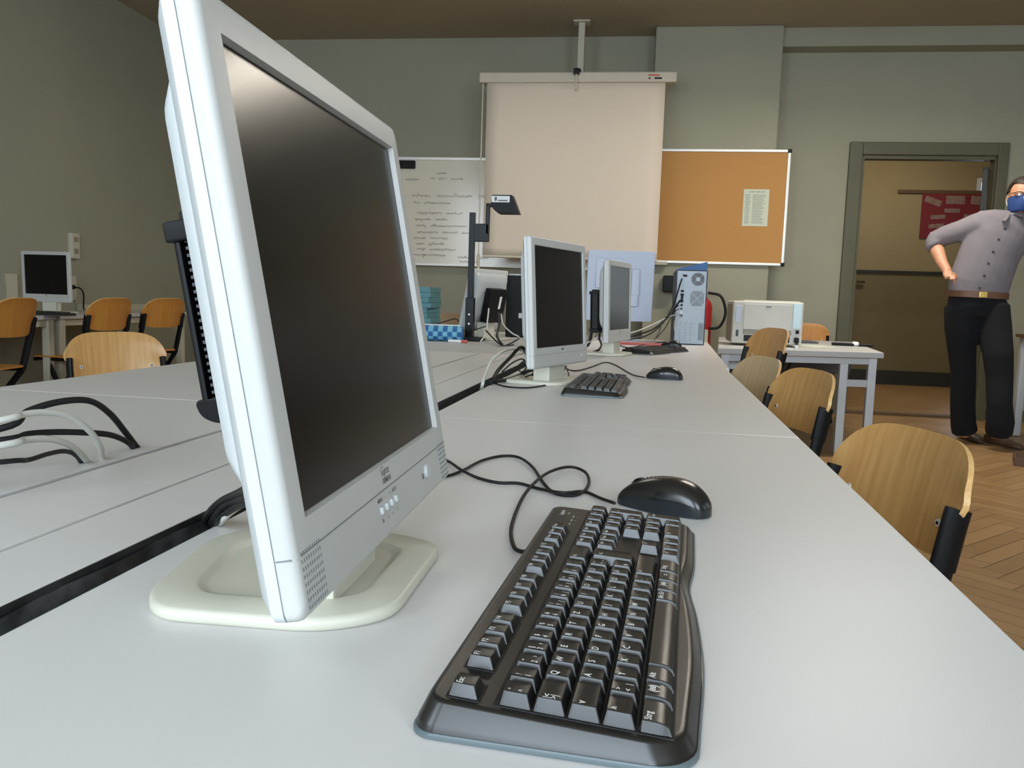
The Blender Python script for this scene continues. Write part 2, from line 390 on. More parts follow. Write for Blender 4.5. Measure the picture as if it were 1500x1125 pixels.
# ---- lights: daylight in the window openings, ceiling lamps, and added warm fill
def area(name, s, d, z, w, h, power, col, rz, rx=PI/2):
    l = bpy.data.lights.new(name, 'AREA'); l.shape = 'RECTANGLE'; l.size = w; l.size_y = h; l.energy = power; l.color = col
    o = bpy.data.objects.new(name, l); COL.objects.link(o)
    o.matrix_world = ROOM @ Matrix.Translation((s, d, z)) @ Matrix.Rotation(rz, 4, 'Z') @ Matrix.Rotation(rx, 4, 'X'); return o
for p, q in REAR: area('window_area_light', (p+q)/2, D0-0.16, 2.05, q-p, 2.2, REAR_W, (0.78, 0.90, 1.0), 0)
for p, q in RIGHT: area('window_area_light', S1+0.16, (p+q)/2, 1.8, q-p, 1.7, RIGHT_FILL_W, (1.0, 0.86, 0.68), PI/2)  # weak warm fill, added to tint the far half of the room
LAMPS = [(-1.25, 5.3), (1.62, 5.5)]
for i, (s_, d_) in enumerate(LAMPS):
    t_ = thing('ceiling_lamp', ('long ceiling lamp before the whiteboard, left of the two', 'long ceiling lamp before the door, right of the two')[i], 'ceiling lamp', group='ceiling lamps')
    t_.matrix_world = ROOM @ Matrix.Translation((s_, d_, CZ))
    MB().box((0, 0, -0.035), (1.3, 0.24, 0.07), bev=0.01).build('housing', 'window_frame', t_)
    MB().box((0, 0.125, -0.075), (1.3, 0.008, 0.11)).box((0, -0.125, -0.075), (1.3, 0.008, 0.11)).build('louvre', 'aluminium', t_)
    area('lamp_light', s_, d_, CZ-0.08, 1.24, 0.22, LAMP_W*(0.38, 1.3)[i], (1.0, 0.92, 0.80), 0, rx=0)
area('hall_fill_light', 3.0, 9.6, 3.25, 1.2, 0.5, HALL_W*2, (1.0, 0.9, 0.72), 0, rx=0)  # unseen fill light added overhead to brighten the hall wall
area('hall_daylight', 4.735, HD+0.16, 1.75, 0.9, 1.6, HALL_W, (0.85, 0.94, 1.0), PI)
w = bpy.data.worlds.new('sky'); scene.world = w; w.use_nodes = True
bg = w.node_tree.nodes['Background']; bg.inputs[0].default_value = (0.55, 0.75, 1.0, 1); bg.inputs[1].default_value = 1.0
scene.view_settings.view_transform = 'Standard'; scene.view_settings.look = 'None'; scene.view_settings.gamma = 1.0; scene.view_settings.exposure = EXPO
# ================================================================ TABLES
def desk(name, label, pts, z, th=0.026, legs=(), X=None, mats=('laminate', 'laminate_edge', 'metal_gray'), group=None, leg=0.04, apron=True, cat='desk', edge=0.0):
    cx = sum(p[0] for p in pts)/len(pts); cy = sum(p[1] for p in pts)/len(pts)
    t = thing(name, label, cat, (cx, cy, 0), group=group)
    P = [(p[0]-cx, p[1]-cy) for p in pts]
    MB().prism(P, z-th, z, 0, bev=0.0025, seg=2).build('table_top', mats[0], t)
    Q = [(p[0]*0.9, p[1]*0.94) for p in P]
    if apron:
        f = MB()
        for i in range(len(Q)):
            a, b = Q[i-1], Q[i]; d = Vector((b[0]-a[0], b[1]-a[1], 0)); l = d.length
            if l < 0.2: continue
            f.box((0, 0, 0), (l, 0.02, 0.045), X=frame(d.normalized(), Vector((-d.y, d.x, 0)).normalized(), (0, 0, 1), ((a[0]+b[0])/2, (a[1]+b[1])/2, z-th-0.0225)))
        f.build('apron', mats[2], t)
    for q in (legs or Q):
        lx, ly = (q[0], q[1]) if not legs else (q[0]-cx, q[1]-cy)
        MB().box((lx, ly, (z-th)/2+0.004), (leg, leg, z-th-0.008), bev=0.003).build('leg', mats[2], t)
    return t
def rect(x0, y0, x1, y1): return [(x0, y0), (x1, y0), (x1, y1), (x0, y1)]
desk('school_desk', 'pale grey computer desk in the foreground under the large monitor and keyboard', rect(-0.43, -0.06, 0.276, 1.5605), T, legs=[(-0.40, 0.0), (-0.40, 1.50), (0.0, 0.0), (0.0, 1.50)], apron=False)
desk('school_desk', 'pale grey desk behind the foreground desk, carrying the second white monitor', rect(-0.432, 1.5625, 0.276, 3.155), T, legs=[(-0.40, 1.63), (-0.40, 3.09), (0.0, 1.63), (0.0, 3.09)], apron=False)
desk('school_desk', 'pale grey desk at the far end of the row carrying the computer tower', [(-0.40, 3.165), (0.290, 3.158), (0.338, 5.22), (-0.36, 5.22)], T-0.001, legs=[(-0.35, 3.24), (-0.33, 5.15), (0.0, 3.24), (0.0, 5.15)], apron=False)
desk('school_desk', 'pale grey desk on the left with cables arching over it, nearest of its row', rect(-1.457, -0.06, -0.722, 1.597), T)
desk('school_desk', 'pale grey desk on the left in front of the round backed beech chair', rect(-1.460, 1.601, -0.720, 3.38), T)
desk('school_desk', 'grey desk across the end of the left row with books and pencil case', rect(-1.56, 3.386, -0.425, 5.5), T-0.001, mats=('laminate_gray', 'laminate_edge', 'metal_gray'))
# boards that cover the cable duct between the two rows
for nm, x0, x1, lb in (('duct_board', -0.7125, -0.5745, 'narrow pale board along the left desks, left of the grey joint'), ('duct_board', -0.569, -0.471, 'narrow pale board beside the open black cable slot')):
    o = MB().box(((x0+x1)/2, 1.66, T-0.0135), (x1-x0, 3.43, 0.025), bev=0.002).build(nm, 'laminate'); tag(o, lb, 'board')
mb = MB()
mb.box((-0.571, 1.66, T-0.085), (0.30, 3.42, 0.012), 0)
mb.box((-0.4698, 1.66, T-0.040), (0.0020, 3.42, 0.078), 0); mb.box((-0.4318, 1.66, T-0.018), (0.0012, 3.42, 0.032), 1)
mb.box((-0.7135, 1.66, T-0.016), (0.0016, 3.42, 0.026), 3); mb.box((-0.7172, 1.66, T-0.030), (0.0052, 3.42, 0.01), 3)
mb.box((-0.5717, 1.66, T-0.019), (0.0052, 3.42, 0.03), 2)
mb.box((-0.57, 0.6, 0.33), (0.25, 0.06, 0.66), 1); mb.box((-0.57, 2.6, 0.33), (0.25, 0.06, 0.66), 1)
o = mb.build('cable_duct', ['duct_dark', 'metal_gray', 'laminate_edge', 'well_black']); tag(o, 'black cable slot running between the desk rows', 'cable duct')
# crumpled dark foil in the slot near the camera
mb = MB(); rr = random.Random(5); n = 70; g = []
for i in range(n):
    y = -0.02+i*0.0125
    wv = 0.5+0.5*math.sin(i*.42+math.sin(i*.17)*2); g.append([Vector((-0.4675+0.0005*j+0.0022*j*wv+0.0012*rr.random()+0.002*math.sin(j*1.7+i*.5), y, T-0.007-0.0062*j-0.006*(1-wv)*j*0.6)) for j in range(8)])
mb.rings(g, cap=False, closed=False); o = mb.build('foil_strip', 'foil', smooth=60, fix=False); tag(o, 'crumpled dark plastic strip lying in the near cable slot', 'foil')

# ================================================================ CHAIRS
def make_chair(label, wood='beech', edge='ply_edge', group=None):
    t = thing('school_chair', label, 'chair', group=group)
    # curved plywood backrest: grid with thickness
    def back(u, v):                       # u across -1..1, v up 0..1
        z0, z1 = 0.615, 0.815
        wdt = 0.166+0.032*(lambda q_: q_*q_*(3-2*q_))(min(1, max(0, (v-0.30)/0.45)))
        top = z1-0.055*abs(u)**4.0
        z = z0+0.02*abs(u)**4+(top-z0-0.02*abs(u)**4)*v
        x = u*wdt*(1-0.06*max(0, v-0.6)*abs(u)**3*4)
        y = -0.215-(z-0.6)*0.20-0.10*max(0, v-0.75)**2+0.040*u*u
        return Vector((x, y, z))
    nu, nv = 28, 12; th = 0.010
    F = [[back(-1+2*i/nu, j/nv) for i in range(nu+1)] for j in range(nv+1)]
    vs = []; fs = []; sl = []
    for j in range(nv+1):
        for i in range(nu+1):
            a = F[min(j+1, nv)][i]-F[max(j-1, 0)][i]; b = F[j][min(i+1, nu)]-F[j][max(i-1, 0)]; nn = b.cross(a).normalized()
            vs.append((F[j][i], F[j][i]+nn*th))
    V = [p[0] for p in vs]+[p[1] for p in vs]; K = len(vs); id_ = lambda j, i: j*(nu+1)+i
    for j in range(nv):
        for i in range(nu):
            q = (id_(j, i), id_(j, i+1), id_(j+1, i+1), id_(j+1, i)); fs += [q, tuple(reversed([k+K for k in q]))]; sl += [0, 0]
    bd = [id_(0, i) for i in range(nu)]+[id_(j, nu) for j in range(nv)]+[id_(nv, i) for i in range(nu, 0, -1)]+[id_(j, 0) for j in range(nv, 0, -1)]
    for k in range(len(bd)):
        a, b = bd[k], bd[(k+1) % len(bd)]; fs.append((a, b, b+K, a+K)); sl.append(1)
    mb = MB(); mb.v = V; mb.f = fs; mb.m = sl
    br = mb.build('backrest', [wood, edge], t, smooth=50)
    for s in (-1, 1):
        p = back(s*0.80, 0.32); b = MB().cyl(p+Vector((0, 0.0035, 0)), p+Vector((0, -0.001, 0)), 0.0065, seg=14); b.cyl(p+Vector((0, 0.0045, 0)), p+Vector((0, 0.002, 0)), 0.003, 1, seg=8)
        b.build('screw', ['aluminium', 'black_metal'], br)
    # plywood seat
    sp = round_poly([(-0.175, -0.17), (0.175, -0.17), (0.195, 0.20), (-0.195, 0.20)], 0.06)
    st = MB().prism(sp, 0.445, 0.455, 0, bev=0.003); st.build('seat', wood, t)
    for s in (-1, 1):
        x = s*0.176
        f = MB().tube([(x, -0.203, 0.700), (x, -0.183, 0.60), (x, -0.14, 0.43)], 0.020, smooth=4, seg=12, r2=0.010, ref=(0, 1, 0))
        ps = f.build('post', 'black_metal', t)
        sv = MB().tube([(x, -0.205, 0.712), (x, -0.200, 0.69), (x, -0.184, 0.61)], 0.0245, smooth=3, seg=14, r2=0.0125, ref=(0, 1, 0))
        sv.build('post_sleeve', 'black_plastic', ps)
        MB().tube([(x, -0.14, 0.43), (x, 0.0, 0.25), (x, 0.17, 0.015)], 0.018, smooth=3, seg=10, r2=0.010, ref=(0, 1, 0)).build('leg', 'black_metal', t)
        MB().tube([(x*0.96, 0.10, 0.43), (x*0.97, 0.0, 0.26), (x*0.98, -0.2, 0.015)], 0.018, smooth=3, seg=10, r2=0.010, ref=(0, 1, 0)).build('leg', 'black_metal', t)
        MB().tube([(x*0.93, -0.15, 0.432), (x*0.93, 0.18, 0.432)], 0.010, seg=8).build('seat_rail', 'black_metal', t)
    MB().tube([(-0.19, 0.17, 0.43), (0.19, 0.17, 0.43)], 0.010, seg=8).build('crossbar', 'black_metal', t)
    return t
GC = None
first = make_chair('beech plywood chair pushed up to the foreground desk, nearest on the right')
def chair(cx, cy, rz, label, wood=None, dz=0.0, first_=False, sc=1.0):
    c = first if first_ else copy_tree(first, mats={'beech': wood} if wood else None)
    # cx, cy: where the middle of the backrest stands
    ox, oy = 0.0, -0.245
    c.location = (cx-(math.cos(rz)*ox-math.sin(rz)*oy), cy-(math.sin(rz)*ox+math.cos(rz)*oy), dz); c.rotation_euler.z = rz
    c.scale = (sc, sc, sc)
    c['label'] = label
    return c
CHAIRS = [
 (0.468, 1.49, PI/2+0.34, 'beech plywood chair pushed up to the foreground desk, nearest on the right', None, 0.93),
 (0.496, 2.629, PI/2+0.336, 'beech chair on the right, second nearest, its black post beside a pale chair', None, 0.944),
 (0.425, 3.17, PI/2+0.336, 'pale beech chair between two darker chairs on the right', 'beech_light', 0.944),
 (0.585, 4.25, PI/2+0.34, 'beech chair before the laser printer, farthest of the right hand row', None, 1.04),
 (1.30, 7.42, PI, 'orange chair back rising behind the printer desk by the wall', 'beech_orange', 1.0),
 (-2.085, 2.907, -2.30, 'beech chair with rounded back on the far side of the left desks', None, 0.95),
 (-3.406, 3.941, 1.729, 'orange beech chair cut off by the left edge of the photo', 'beech_orange', 1.07),
 (-3.503, 4.874, 1.511, 'orange beech chair at the wall desks, just right of the small monitor', 'beech_orange', 1.07),
 (-3.502, 5.481, 1.391, 'orange beech chair at the wall desks beside the ribbed black computer', 'beech_orange', 1.07),
 (2.95, 6.02, -PI/2-0.5, 'beech chair at the right edge behind the standing man', None, 1.0),
]
for i, (x, y, r, lb, wd, sc) in enumerate(CHAIRS): chair(x, y, r, lb, wd, first_=(i == 0), sc=sc)

# ================================================================ MONITORS
def make_monitor(label, group=None):
    """17 inch monitor; the panel frame: X right, Y up, Z out of the screen; base on the table."""
    t = thing('computer_monitor', label, 'monitor', group=group)
    return t
def monitor(C, yaw, tilt, label, basedx=-0.062, basedy=0.03, baseyaw=0.0, z=T, buttons=True, trim='monitor_silver'):
    n0 = Vector((math.cos(yaw), math.sin(yaw), 0)); r = Vector((-math.sin(yaw), math.cos(yaw), 0))
    u = Vector((0, 0, 1))*math.cos(tilt)-n0*math.sin(tilt); nn = r.cross(u)
    t = thing('computer_monitor', label, 'monitor', (C[0], C[1], z))
    o = Vector((C[0], C[1], z)); X = frame(r, u, nn, Vector(C)-nn*0.0055-o)
    Wd, top, bot = 0.191, 0.158, -0.189; sw, sh = 0.169, 0.1352
    # front frame: four bars around the screen, rounded outside
    def outline(w, tp, bt, rr, n=5): return [(x, y+(tp+bt)/2) for x, y in rrect(2*w, tp-bt, rr, n)]
    mb = MB()
    spl = -0.153
    def bezel(tp, bt, slot, holes):
        # profile from back seam to the front lip
        prof = [(0.0, -0.0057, 0.006), (0.0, -0.001, 0.006), (-0.0004, 0.002, 0.006), (-0.0022, 0.0047, 0.007), (-0.0055, 0.006, 0.008)]
        rs = []
        for inset, zz, rad in prof:
            rs.append([Vector((x, y, zz)) for x, y in outline(Wd+inset, tp+(inset if holes != 'low' else 0), bt-(inset if holes != 'up' else 0), rad if True else 0)])
        return rs
    R1 = bezel(top, bot, 0, 'all')
    n = len(R1[0])
    # inner lip ring around the screen, matched by angle
    inner = []
    for p in R1[-1]:
        x = max(-sw, min(sw, p.x*1.2)); y = max(-sh, min(sh, p.y*1.2)); inner.append(Vector((x, y, 0.006)))
    inner2 = [Vector((p.x*0.992, p.y*0.992, 0.0005)) for p in inner]
    mb.rings(R1+[inner, inner2], 0, cap=False)
    fb = mb.build('front_frame', trim if trim else 'monitor_silver', t, smooth=40); fb.matrix_local = X
    # groove between frame and control strip, as a thin dark line
    g = MB(); g.box((0, spl, 0.00595), (2*Wd-0.016, 0.0009, 0.0006)); g.box((Wd-0.0001, spl, -0.001), (0.0008, 0.0009, 0.009)); g.box((-Wd+0.0001, spl, -0.001), (0.0008, 0.0009, 0.009))
    g.build('control_strip_joint', 'groove_gray', fb)
    s = MB(); s.box((0, 0, 0.0), (2*sw+0.004, 2*sh+0.004, 0.001), 1); s.box((0, 0, 0.001), (2*sw-0.003, 2*sh-0.003, 0.001), 0)
    so = s.build('screen', ['screen_black', 'screen_gasket'], t); so.matrix_local = X
    # rear housing in white with its joint, tapering to a hump
    mb = MB(); rs = []
    for inset, zz, rad in ((-0.0012, -0.0055, 0.006), (-0.0012, -0.0066, 0.006), (0, -0.0067, 0.006), (0, -0.0135, 0.008), (-0.006, -0.020, 0.012), (-0.028, -0.0275, 0.018), (-0.032, -0.028, 0.018)):
        rs.append([Vector((x, y, zz)) for x, y in outline(Wd+inset, top+inset, bot-inset, rad)])
    mb.rings(rs, 0)
    rs = []
    for w_, a, b_, zz, rad in ((0.163, 0.140, -0.132, -0.022, 0.02), (0.158, 0.134, -0.126, -0.034, 0.02), (0.155, 0.120, -0.112, -0.042, 0.02), (0.142, 0.102, -0.098, -0.048, 0.02), (0.125, 0.09, -0.09, -0.050, 0.02)):
        rs.append([Vector((x, y, zz)) for x, y in outline(w_, a, b_, rad)])
    mb.rings(rs, 0)
    rh = mb.build('rear_housing', 'monitor_white', t, smooth=40); rh.matrix_local = X
    if buttons:
        for k in (-1, 1):
            v = MB()
            for i in range(9):
                for j in range(8):
                    v.box((k*0.170+(i-4)*0.0034, -0.1675+(j-3.5)*0.0044, 0.0061), (0.0013, 0.0021, 0.0004))
            v.build('speaker_grille', 'groove_gray', fb, smooth=0)
        for i in range(4):
            b = MB().box((-0.036+i*0.0125, -0.1655, 0.0068), (0.0055, 0.0055, 0.003), bev=0.001).build('button', 'monitor_white', fb)
            tx = MB(); tx.text(('MENU', '-', '+', 'AUTO')[i], 0.0042, Matrix.Translation((-0.036+i*0.0125, -0.1582, 0.0063)), bold=True); tx.text(('SEL', 'o', 'x', 'II')[i], 0.0038, Matrix.Translation((-0.036+i*0.0125, -0.1735, 0.0063)), bold=True)
            tx.build('button_mark', 'print_dark', b, smooth=0)
        tx = MB(); tx.text('FUJITSU', 0.0058, Matrix.Translation((-0.0135, -0.1412, 0.0063)), bold=True); tx.text('SIEMENS', 0.0058, Matrix.Translation((-0.0125, -0.1472, 0.0063)), bold=True)
        tx.raw([(-0.03, -0.1385, 0.0063), (-0.018, -0.136, 0.0063), (-0.018, -0.1368, 0.0063)], [(0, 1, 2)])
        tx.build('maker_mark', 'print_dark', fb, smooth=0)
        pw = MB().cyl((0.103, -0.1655, 0.005), (0.103, -0.1655, 0.0085), 0.0062, seg=20); pw.box((0.0885, -0.167, 0.0064), (0.0016, 0.0045, 0.001), 1, bev=0)
        pw.build('power_button', ['monitor_white', 'print_dark'], fb)
    else:
        tx = MB(); tx.box((0, -0.1425, 0.0063), (0.014, 0.005, 0.0006)); tx.build('maker_mark', 'print_dark', fb)
        MB().cyl((0.14, -0.167, 0.005), (0.14, -0.167, 0.008), 0.005, seg=12).build('power_button', 'monitor_white', fb)
    # neck and foot
    B = n0*basedx+r*basedy; ang = yaw+baseyaw
    bx = Matrix.Translation((B.x, B.y, 0)) @ Matrix.Rotation(ang, 4, 'Z')
    foot = round_poly([(0.100, -0.075), (0.100, 0.09), (0.055, 0.113), (-0.085, 0.113), (-0.115, 0.06), (-0.095, -0.075), (-0.07, -0.11), (0.055, -0.108)], 0.03, 5)
    fm = MB(); P = foot; c = (0, 0)
    def ringat(k, zz): return [Vector((x*k, y*k, zz)) for x, y in P]
    fm.rings([ringat(0.97, 0.0), ringat(0.985, 0.001), ringat(1.0, 0.003), ringat(1.0, 0.0065), ringat(0.99, 0.0095), ringat(0.965, 0.0110), ringat(0.72, 0.0120), ringat(0.70, 0.0117), ringat(0.665, 0.0088), ringat(0.63, 0.0084)], 0)
    fo = fm.build('foot', 'monitor_cream', t, smooth=50); fo.matrix_local = bx
    nk = MB(); nk.box((0.027, -0.016, 0.050), (0.05, 0.108, 0.088), 0, bev=0.003)
    nk.box((0.018, -0.006, 0.11), (0.024, 0.07, 0.19), 1, bev=0.006)
    no = nk.build('neck', ['monitor_cream', 'monitor_white'], t, smooth=40); no.matrix_local = bx
    return t
monitor((-0.221, 0.597, 0.966), 0.039, 0.183, 'large white monitor with silver frame tilted back in the foreground', -0.058, 0.037)
monitor((-0.256, 2.288, 0.963), -0.295, 0.064, 'white monitor on the second desk behind a small black keyboard', buttons=False)
monitor((-0.145, 3.602, 0.969), -0.217, 0.032, 'white monitor on the far desk in front of the pale panel', buttons=False)
monitor((-4.14, 5.06, 1.010), -1.601, -0.02, 'small white monitor on the desk at the left wall', buttons=False, z=0.745)

# ================================================================ KEYBOARD
def keyboard(C, th, label, z=T):
    """local: X towards the typist's right end is +Y(local), +X is the space-bar side"""
    t = thing('computer_keyboard', label, 'keyboard', (C[0], C[1], z), th)
    Lh, Wh = 0.229, 0.0785
    fr = lambda y: 0.005*math.exp(-((y+0.105)/0.085)**2)-0.0045*math.exp(-((y-0.045)/0.04)**2)-0.001
    def out(ins, zz):
        P = []
        r = 0.014-0.3*ins
        P += [(-(Wh-ins), y) for y in (Lh-ins-r, -(Lh-ins-r))]
        for k in range(1, 6):
            a = PI+PI/2*k/6; P.append((-(Wh-ins-r)+r*math.cos(a), -(Lh-ins-r)+r*math.sin(a)))
        P.append((-(Wh-ins-r), -(Lh-ins))); 
        R = 0.026-0.5*ins
        P.append((Wh-ins-R+fr(-0.2), -(Lh-ins)))
        for k in range(1, 7):
            a = -PI/2+PI/2*k/7; P.append((Wh-ins-R+fr(-0.2)+R*math.cos(a), -(Lh-ins-R)+R*math.sin(a)))
        N = 40
        for k in range(N+1):
            y = -(Lh-ins-R)+(2*Lh-2*ins-R-r)*k/N; P.append((Wh-ins+fr(y), y))
        for k in range(1, 6):
            a = PI/2*k/6; P.append((Wh-ins-r+fr(0.2)+r*math.cos(a), Lh-ins-r+r*math.sin(a)))
        P.append((Wh-ins-r, Lh-ins)); P.append((-(Wh-ins-r), Lh-ins))
        for k in range(1, 6):
            a = PI/2+PI/2*k/6; P.append((-(Wh-ins-r)+r*math.cos(a), Lh-ins-r+r*math.sin(a)))
        return [Vector((x, y, zz(x, y) if callable(zz) else zz)) for x, y in P]
    top = lambda x, y: 0.0165-0.055*(x-0.0)      # deck plane, higher at the back
    MB().rings([out(0.002, 0.0), out(0.0, 0.001), out(0.0, 0.0032), out(0.0008, 0.0042)], 0).build('underside', 'base_slate', t, smooth=40)
    d = MB(); d.rings([out(0.0014, 0.0042), out(0.0020, lambda x, y: top(x, y)*0.36), out(0.0027, lambda x, y: top(x, y)*0.44), out(0.0072, lambda x, y: top(x, y)-0.0014), out(0.0088, lambda x, y: top(x, y)-0.0003), out(0.0112, top)], 0)
    dk = d.build('housing', 'deck_black', t, smooth=40)
    Z = Vector((0.055, 0, 1)).normalized(); Xv = Vector((1, 0, -0.055)).normalized()
    def pl(u, v, h=0.0): # u mm from the left end, v mm from the front edge
        x = Wh-v/1000; y = -Lh+u/1000; return Vector((x, y, top(x, y)))+Z*h
    # dark wells
    W = MB()
    for (u0, u1, v0, v1) in ((13.0, 300.5, 13.5, 112.5), (304, 363, 13.5, 51), (304, 363, 73.5, 112.5), (366.5, 444, 13.5, 112.5), (13, 34, 119.5, 139.5), (50.5, 128.5, 119.5, 139.5), (136.5, 214.5, 119.5, 139.5), (222.5, 300.5, 119.5, 139.5), (304, 363, 119.5, 139.5)):
        c = pl((u0+u1)/2, (v0+v1)/2, -0.0001)
        W.box((0, 0, 0), ((v1-v0)/1000, (u1-u0)/1000, 0.0012), bev=0.0004, X=frame(Xv, (0, 1, 0), Z, c))
    W.build('key_well', 'well_black', dk)
    # typist frame: text x axis = +Y local, text up = -X local
    def legend(mb, s, u, v, h, size):
        c = pl(u, v, h); mb.text(s, size*1.45, frame((0, 1, 0), -Xv, Z, c), 1, bold=True)
    def key(name, u, v, w=1.0, dv=1.0, txt=(), h=0.0078, curve=False):
        uw, vw = w*19-0.9, dv*19-0.9
        mb = MB(); rs = []
        def ring(a, b, zz, sh=0.0, dish=0.0):
            r = []
            for x, y in rrect((vw-2*a)/1000, (uw-2*b)/1000, 0.0015, 2):
                p = pl(u, v, zz)
                hh = dish*((y/((uw-2*b)/2000))**2) if dish else 0
                r.append(p+Xv*(x-sh)+Vector((0, y, 0))+Z*hh)
            return r
        if curve:
            prof = []
            n = 8
            for k in range(n+1):
                q = -1+2*k/n; zz = h*(1-0.30*max(0, q)**2.2)-0.0006; xx = q*(vw/2000-0.0018)
                prof.append((xx, zz))
            A = [(-vw/2000, 0.0)]+prof+[(vw/2000, 0.0)]
            def sect(b, dz): return [pl(u, v, zz if zz == 0 else zz-dz)+Xv*xx+Vector((0, b, 0)) for xx, zz in A]
            e = uw/2000
            mb.rings([sect(-e, 0.0074), sect(-e+0.0022, 0.0006), sect(-e+0.0028, 0), sect(e-0.0028, 0), sect(e-0.0022, 0.0006), sect(e, 0.0074)], 0)
        else:
            mb.rings([ring(0, 0, 0), ring(0.2, 0.3, 0.0012), ring(2.2, 2.5, h-0.0004, 0.0008, 0.0005), ring(2.7, 3.0, h, 0.0008, 0.0004), ring(6, 4.5, h-0.0004, 0.0008, 0.0002)], 0)
        for s, du, dvv, sz in txt: legend(mb, s, u+du, v+dvv+0.6, h+0.00012, sz/1000)
        return mb.build(name, ['key_black', 'print_white'], t, smooth=24, fix=True)
    S = 4.4
    U0 = 14.0; V = [24, 43, 62, 81, 103-3]
    def kk(name, upos, row, w, txt, **k): return key(name, U0+(upos+w/2)*19, V[row], w, txt=txt, **k)
    # bottom row
    for up, w, s in ((0, 1.5, 'Strg'), (1.5, 1.1, '\u2756'), (2.6, 1.2, 'Alt'), (9.7, 1.2, 'Alt Gr'), (10.9, 1.2, '\u2756'), (12.1, 1.2, '\u2261'), (13.3, 1.7, 'Strg')):
        if s == '\u2756': tx = [('\u25c6', 0, 0, 5.5)] if False else [('88', 0, 2.6, 3.4), ('(  )', 0, 2.6, 5.0)]
        elif s == '\u2261': tx = [('=', 0, 1.5, 5)]
        else: tx = [(s, -w*9.5+4.2+len(s)*0.7, 3.6, 3.9)]
        kk('key', up, 0, w, tx, curve=True, h=0.0072)
    kk('space_bar', 3.8, 0, 5.9, [], curve=True, h=0.0070)
    def row(names, row_, start, dbl):
        for i, s in enumerate(names):
            if s in dbl: tx = [(dbl[s][0], -3.2, 2.8, 3.4), (s, -3.2, -2.8, 3.6)]+([(dbl[s][1], 3.6, -2.8, 3.4)] if len(dbl[s]) > 1 else [])
            else: tx = [(s, -3.2, 2.4, S)]
            kk('key', start+i, row_, 1.0, tx)
    kk('key', 0, 1, 1.25, [('\u21e7' if False else '^', -5, 2.0, 5)], )
    row('<YXCVBNM,.-', 1, 1.25, {'<': ('>', '|'), ',': (';',), '.': (':',), '-': ('_',)})
    kk('key', 12.25, 1, 2.75, [('^', -20, 2, 5)])
    kk('key', 0, 2, 1.75, [('v', -10, 2.0, 5)])
    row('ASDFGHJKL\u00d6\u00c4#', 2, 1.75, {'#': ("'",)})
    kk('key', 0, 3, 1.5, [('|<', -8, 2, 4), ('>|', -8, -2, 4)])
    row('QWERTZUIOP\u00dc+', 3, 1.5, {'+': ('*', '~')})
    key('enter_key', U0+14.375*19, (V[2]+V[3])/2, 1.25, 2, [('<-', -4, 10, 4.5)])
    row('^1234567890\u00df\u00b4', 4, 0, {'^': ('\u00b0',), '1': ('!',), '2': ('"', '\u00b2'), '3': ('\u00a7', '\u00b3'), '4': ('$',), '5': ('%',), '6': ('&',), '7': ('/', '{'), '8': ('(', '['), '9': (')', ']'), '0': ('=', '}'), '\u00df': ('?', '\\'), '\u00b4': ('`',)})
    kk('key', 13, 4, 2.0, [('<-', -12, 2, 4.5)])
    VF = 129.5
    key('function_key', 23.5, VF, 1, 0.95, [('Esc', -2.2, 3.0, 3.6)], h=0.007)
    for g, u0 in ((0, 51.5), (4, 137.5), (8, 223.5)):
        for i in range(4): key('function_key', u0+19*i+9.5, VF, 1, 0.95, [('F%d' % (g+i+1), -2.6, 3.0, 3.6)], h=0.007)
    for i, s in enumerate(('Druck', 'Rollen', 'Pause')): key('function_key', 314.5+19*i, VF, 1, 0.95, [(s, -0.5, 3.0, 2.6)], h=0.007)
    for i, (a, b) in enumerate((('Einfg', 'Entf'), ('Pos1', 'Ende'), ('Bild', 'Bild'))):
        key('navigation_key', 314.5+19*i, V[4], 1, 1, [(a, -0.5, 3, 2.8)]); key('navigation_key', 314.5+19*i, V[3], 1, 1, [(b, -0.5, 3, 2.8)])
        key('arrow_key', 314.5+19*i, V[0], 1, 1, [(('<', 'v', '>')[i], -2, 2, 4)])
    key('arrow_key', 333.5, V[1], 1, 1, [('^', -2, 2, 4)])
    NP = [['Num', '/', 'x', '-'], ['7', '8', '9'], ['4', '5', '6'], ['1', '2', '3']]
    for r_, rw in enumerate(NP):
        for i, s in enumerate(rw): key('numpad_key', 377+19*i, V[4-r_], 1, 1, [(s, -2, 2.2, 3.0 if len(s) > 1 else 4.2)])
    key('numpad_key', 434, (V[3]+V[2])/2, 1, 2, [('+', -2, 8, 4.2)]); key('numpad_key', 434, (V[1]+V[0])/2, 1, 2, [('Enter', 0, 10, 2.6)])
    key('numpad_key', 386.5, V[0], 2, 1, [('0', -11, 2.2, 4.2)]); key('numpad_key', 415, V[0], 1, 1, [(',', -2, 2.2, 4.2)])
    # legend beside the lamps
    lg = MB()
    lg.text('Logitech', 0.0058, frame((0, 1, 0), -Xv, Z, pl(424, 137, 0.0002)), 0, bold=True); lg.text('K120', 0.0035, frame((0, 1, 0), -Xv, Z, pl(424, 130, 0.0002)))
    for i in range(3):
        c = pl(386+14*i, 124, 0.0002); lg.box(c, (0.0008, 0.006, 0.0002))
        lg.text('1AS'[i], 0.003, frame((0, 1, 0), -Xv, Z, pl(386+14*i, 120, 0.0002)), 0)
    lg.build('maker_mark', 'print_white', dk, smooth=0)
    return t
kb1 = keyboard((-0.0335, 0.636), -0.044, 'black keyboard with white key legends in the foreground')
def kb_copy(x, y, th, label, z=T):
    c = copy_tree(kb1); c.location = (x, y, z); c.rotation_euler.z = th; c['label'] = label; return c
kb_copy(-0.137, 2.245, -0.02, 'black keyboard in front of the second white monitor')
kb_copy(0.02, 3.95, -0.42, 'black keyboard lying askew before the computer tower')
